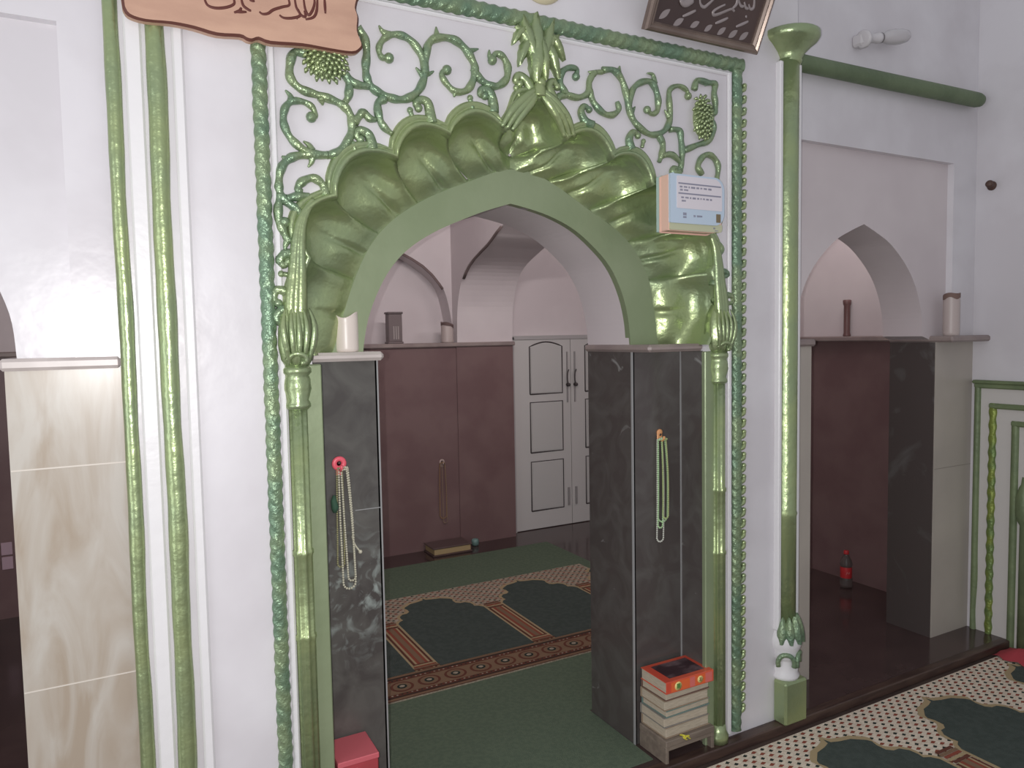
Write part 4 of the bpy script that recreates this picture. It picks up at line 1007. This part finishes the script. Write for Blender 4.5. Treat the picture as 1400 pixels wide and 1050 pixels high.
# ------------------------------------------------------------------ carpets
b = MB(); b.box(.684, 1.610, 2.00, Y2+.02, 0, .004); b.box(.36, 2.72, Y2+.02, 4.58, 0, .004)
tag(obj('carpet', b, M['carpet']), 'plain dark green carpet running through the passage and across the aisle', 'carpet')
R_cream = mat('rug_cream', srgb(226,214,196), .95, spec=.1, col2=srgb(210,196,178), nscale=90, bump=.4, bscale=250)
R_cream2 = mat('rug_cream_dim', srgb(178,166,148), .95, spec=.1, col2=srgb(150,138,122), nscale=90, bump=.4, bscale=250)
R_red = mat('rug_rust', srgb(140,78,64), .95, spec=.1); R_dk = mat('rug_dark_green', srgb(50,58,54), .95, spec=.1)
R_n = mat('rug_niche_green', srgb(72,80,76), .97, spec=.08, col2=srgb(78,86,82), nscale=40, bump=.4, bscale=250)
R_gold = mat('rug_gold', srgb(168,150,118), .95, spec=.1); R_mar = mat('rug_maroon', srgb(104,66,56), .95, spec=.1); R_brown = mat('rug_brown', srgb(128,104,84), .95, spec=.1)
HALF = [(0,0),(.022,-.028),(.055,-.040),(.105,-.050),(.150,-.085),(.158,-.100),(.150,-.125),(.152,-.160),(.172,-.178),(.200,-.190),(.222,-.215),(.226,-.245),(.222,-.268),(.245,-.280),(.262,-.305),(.262,-.335)]
def rug(name, label, x0, x1, yn, yf, z, ax0, period, cream, dots):
    b = MB(); top = z+.006
    b.box(x0, x1, yn, yf, z, top, 0)
    e = .0007
    if dots:
        p = .043; j = 0; y = yf-.014
        while y > yf-.46:
            x = x0+.012+(j % 2)*p/2; k = 0
            while x < x1-.01:
                c = 1 if (k+j//2) % 2 == 0 else 2
                rx, ry = (.0140,.0078) if c == 1 else (.0105,.0080)
                b.add([(x-rx,y,top+e),(x-rx*.3,y-ry,top+e),(x+rx,y-ry*.3,top+e),(x+rx*.3,y+ry,top+e)],[(0,1,2,3)],c)
                x += p; k += 1
            y -= .0215; j += 1
    ya = yf-.060; yb_ = yn+.215; n = 0
    c = ax0
    while c-.3 > x0: c -= period
    while c < x1+.3:
        for (sc, lv, mi) in ((1.0,2,3),(.945,3,4)):
            hw = [(q[0]*sc if sc == 1 else max(0,q[0]-.014), ya+q[1]-(0 if sc == 1 else .020*(1 if q[0] < .2 else .5))) for q in HALF]
            hw += [(.262 if sc == 1 else .248, yb_+.09), (.262 if sc == 1 else .248, yb_-(0 if sc == 1 else 0))]
            pts = [(c+x,y) for x,y in hw] + [(c-x,y) for x,y in hw[:0:-1]]
            pts = [(min(max(x,x0+.001),x1-.001),y) for x,y in pts]
            b.add([(x,y,top+e*lv) for x,y in pts],[list(range(len(pts)))],mi)
        xc = c+period/2
        if x0+.06 < xc < x1-.06:
            for (w, lv, mi) in ((.048,2,5),(.036,3,3),(.026,4,1),(.012,5,6)):
                b.add([(xc-w,yb_,top+e*lv),(xc+w,yb_,top+e*lv),(xc+w,ya-.36,top+e*lv),(xc-w,ya-.36,top+e*lv)],[(0,1,2,3)],mi)
            for i in range(5):
                w = .046+.004*(i % 2); yy = ya-.352+i*.016
                b.add([(xc-w,yy-.008,top+e*6),(xc+w,yy-.008,top+e*6),(xc+w,yy+.006,top+e*6),(xc-w,yy+.006,top+e*6)],[(0,1,2,3)],[5,3,1,6,5][i])
                yy = yb_+.010+i*.012; w = .062-.004*i
                b.add([(xc-w,yy-.006,top+e*6),(xc+w,yy-.006,top+e*6),(xc+w,yy+.005,top+e*6),(xc-w,yy+.005,top+e*6)],[(0,1,2,3)],[5,6,1,3,5][i])
        c += period
    # woven border along the near end
    for (a, c_, lv, mi) in ((0,.215,2,5),(.004,.018,3,6),(.024,.030,3,2),(.032,.050,3,5),(.052,.160,3,7),(.162,.182,3,5),(.186,.194,3,2),(.198,.212,3,6)):
        b.add([(x0+.001,yn+a,top+e*lv),(x1-.001,yn+a,top+e*lv),(x1-.001,yn+c_,top+e*lv),(x0+.001,yn+c_,top+e*lv)],[(0,1,2,3)],mi)
    x = x0+.07; k = 0
    while x < x1-.05:
        yc = yn+.106
        for (rx, ry, lv, mi) in ((.052,.046,4,5),(.040,.036,5,6),(.022,.020,6,2),(.012,.010,7,0)):
            b.add([(x+rx*math.cos(2*PI*i/16), yc+ry*math.sin(2*PI*i/16), top+e*lv) for i in range(16)],[list(range(16))],mi)
        x += .125; k += 1
    x = x0+.02
    while x < x1-.02:
        for yy in (yn+.041, yn+.172): b.add([(x-.006,yy,top+e*5),(x,yy-.005,top+e*5),(x+.006,yy,top+e*5),(x,yy+.005,top+e*5)],[(0,1,2,3)],0 if int(x*100) % 3 else 2)
        x += .022
    return tag(obj(name, b, [cream, R_red, R_dk, R_gold, R_n, R_mar, R_brown, R_gold if dots and False else R_brown], flip=False), label, 'rug')
rug('prayer_rug', 'cream dotted prayer rug with dark green niches on the front floor', 1.2, 3.728, .76, 1.905, -.035, 2.275, .625, R_cream, True)
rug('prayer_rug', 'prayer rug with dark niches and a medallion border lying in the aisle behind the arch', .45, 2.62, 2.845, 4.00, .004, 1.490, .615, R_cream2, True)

# ------------------------------------------------------------------ camera
# axes of the camera: right, up, back
CAMR = Matrix(((0.880731,-0.473272,-0.018068),(0.045740,0.047025,0.997846),(-0.471403,-0.879660,0.063064))).transposed()
cd = bpy.data.cameras.new('camera'); co = bpy.data.objects.new('camera', cd); COL.objects.link(co)
cd.sensor_width = 36; cd.lens = 36*1010/1400; cd.clip_start = .02; cd.clip_end = 60
mw = CAMR.to_4x4(); mw.translation = Vector((0,0,1.5)); co.matrix_world = mw
SC.camera = co

# ------------------------------------------------------------------ light: the phone's own flash beside its lens, soft daylight from the open hall behind, added fills
fl = bpy.data.lights.new('flash', 'POINT'); fl.energy = 116; fl.shadow_soft_size = .004; fl.color = (1,.985,.97)
fo = bpy.data.objects.new('flash', fl); COL.objects.link(fo)
fo.location = Vector((0,0,1.5)) + CAMR @ Vector((-.034,.004,.0))
w = bpy.data.worlds.new('hall_daylight'); SC.world = w; w.use_nodes = True
w.node_tree.nodes['Background'].inputs['Color'].default_value = (.93,.94,1,1)
w.node_tree.nodes['Background'].inputs['Strength'].default_value = .48
def fill_light(name, loc, rx, rz, size, energy):
    a = bpy.data.lights.new(name, 'AREA'); a.shape = 'RECTANGLE'; a.size = size; a.size_y = .06; a.energy = energy; a.color = (1,.93,.92)
    o = bpy.data.objects.new(name, a); COL.objects.link(o); o.location = loc; o.rotation_euler = (rx, 0, rz)
# two fill lights added to brighten the rear aisle walls, above the openings
fill_light('aisle_fill', (1.45, 2.46, 2.62), math.radians(82), 0, 1.2, 22)
fill_light('aisle_fill', (3.15, 2.46, 2.62), math.radians(82), 0, 1.0, 11)
# soft fill added on the left to brighten the left-facing surfaces
dl = bpy.data.lights.new('left_fill', 'AREA'); dl.shape = 'RECTANGLE'; dl.size = 1.6; dl.size_y = 2.2; dl.energy = 30; dl.color = (.95,.97,1)
do = bpy.data.objects.new('left_fill', dl); COL.objects.link(do); do.location = (-2.6, .3, 1.3); do.rotation_euler = (math.radians(90), 0, math.radians(-78))
vs = SC.view_settings; vs.view_transform = 'Standard'; vs.look = 'None'; vs.gamma = 1; vs.use_curve_mapping = False; vs.exposure = 0
for o in SC.objects:
    if '_o' in o: del o['_o']
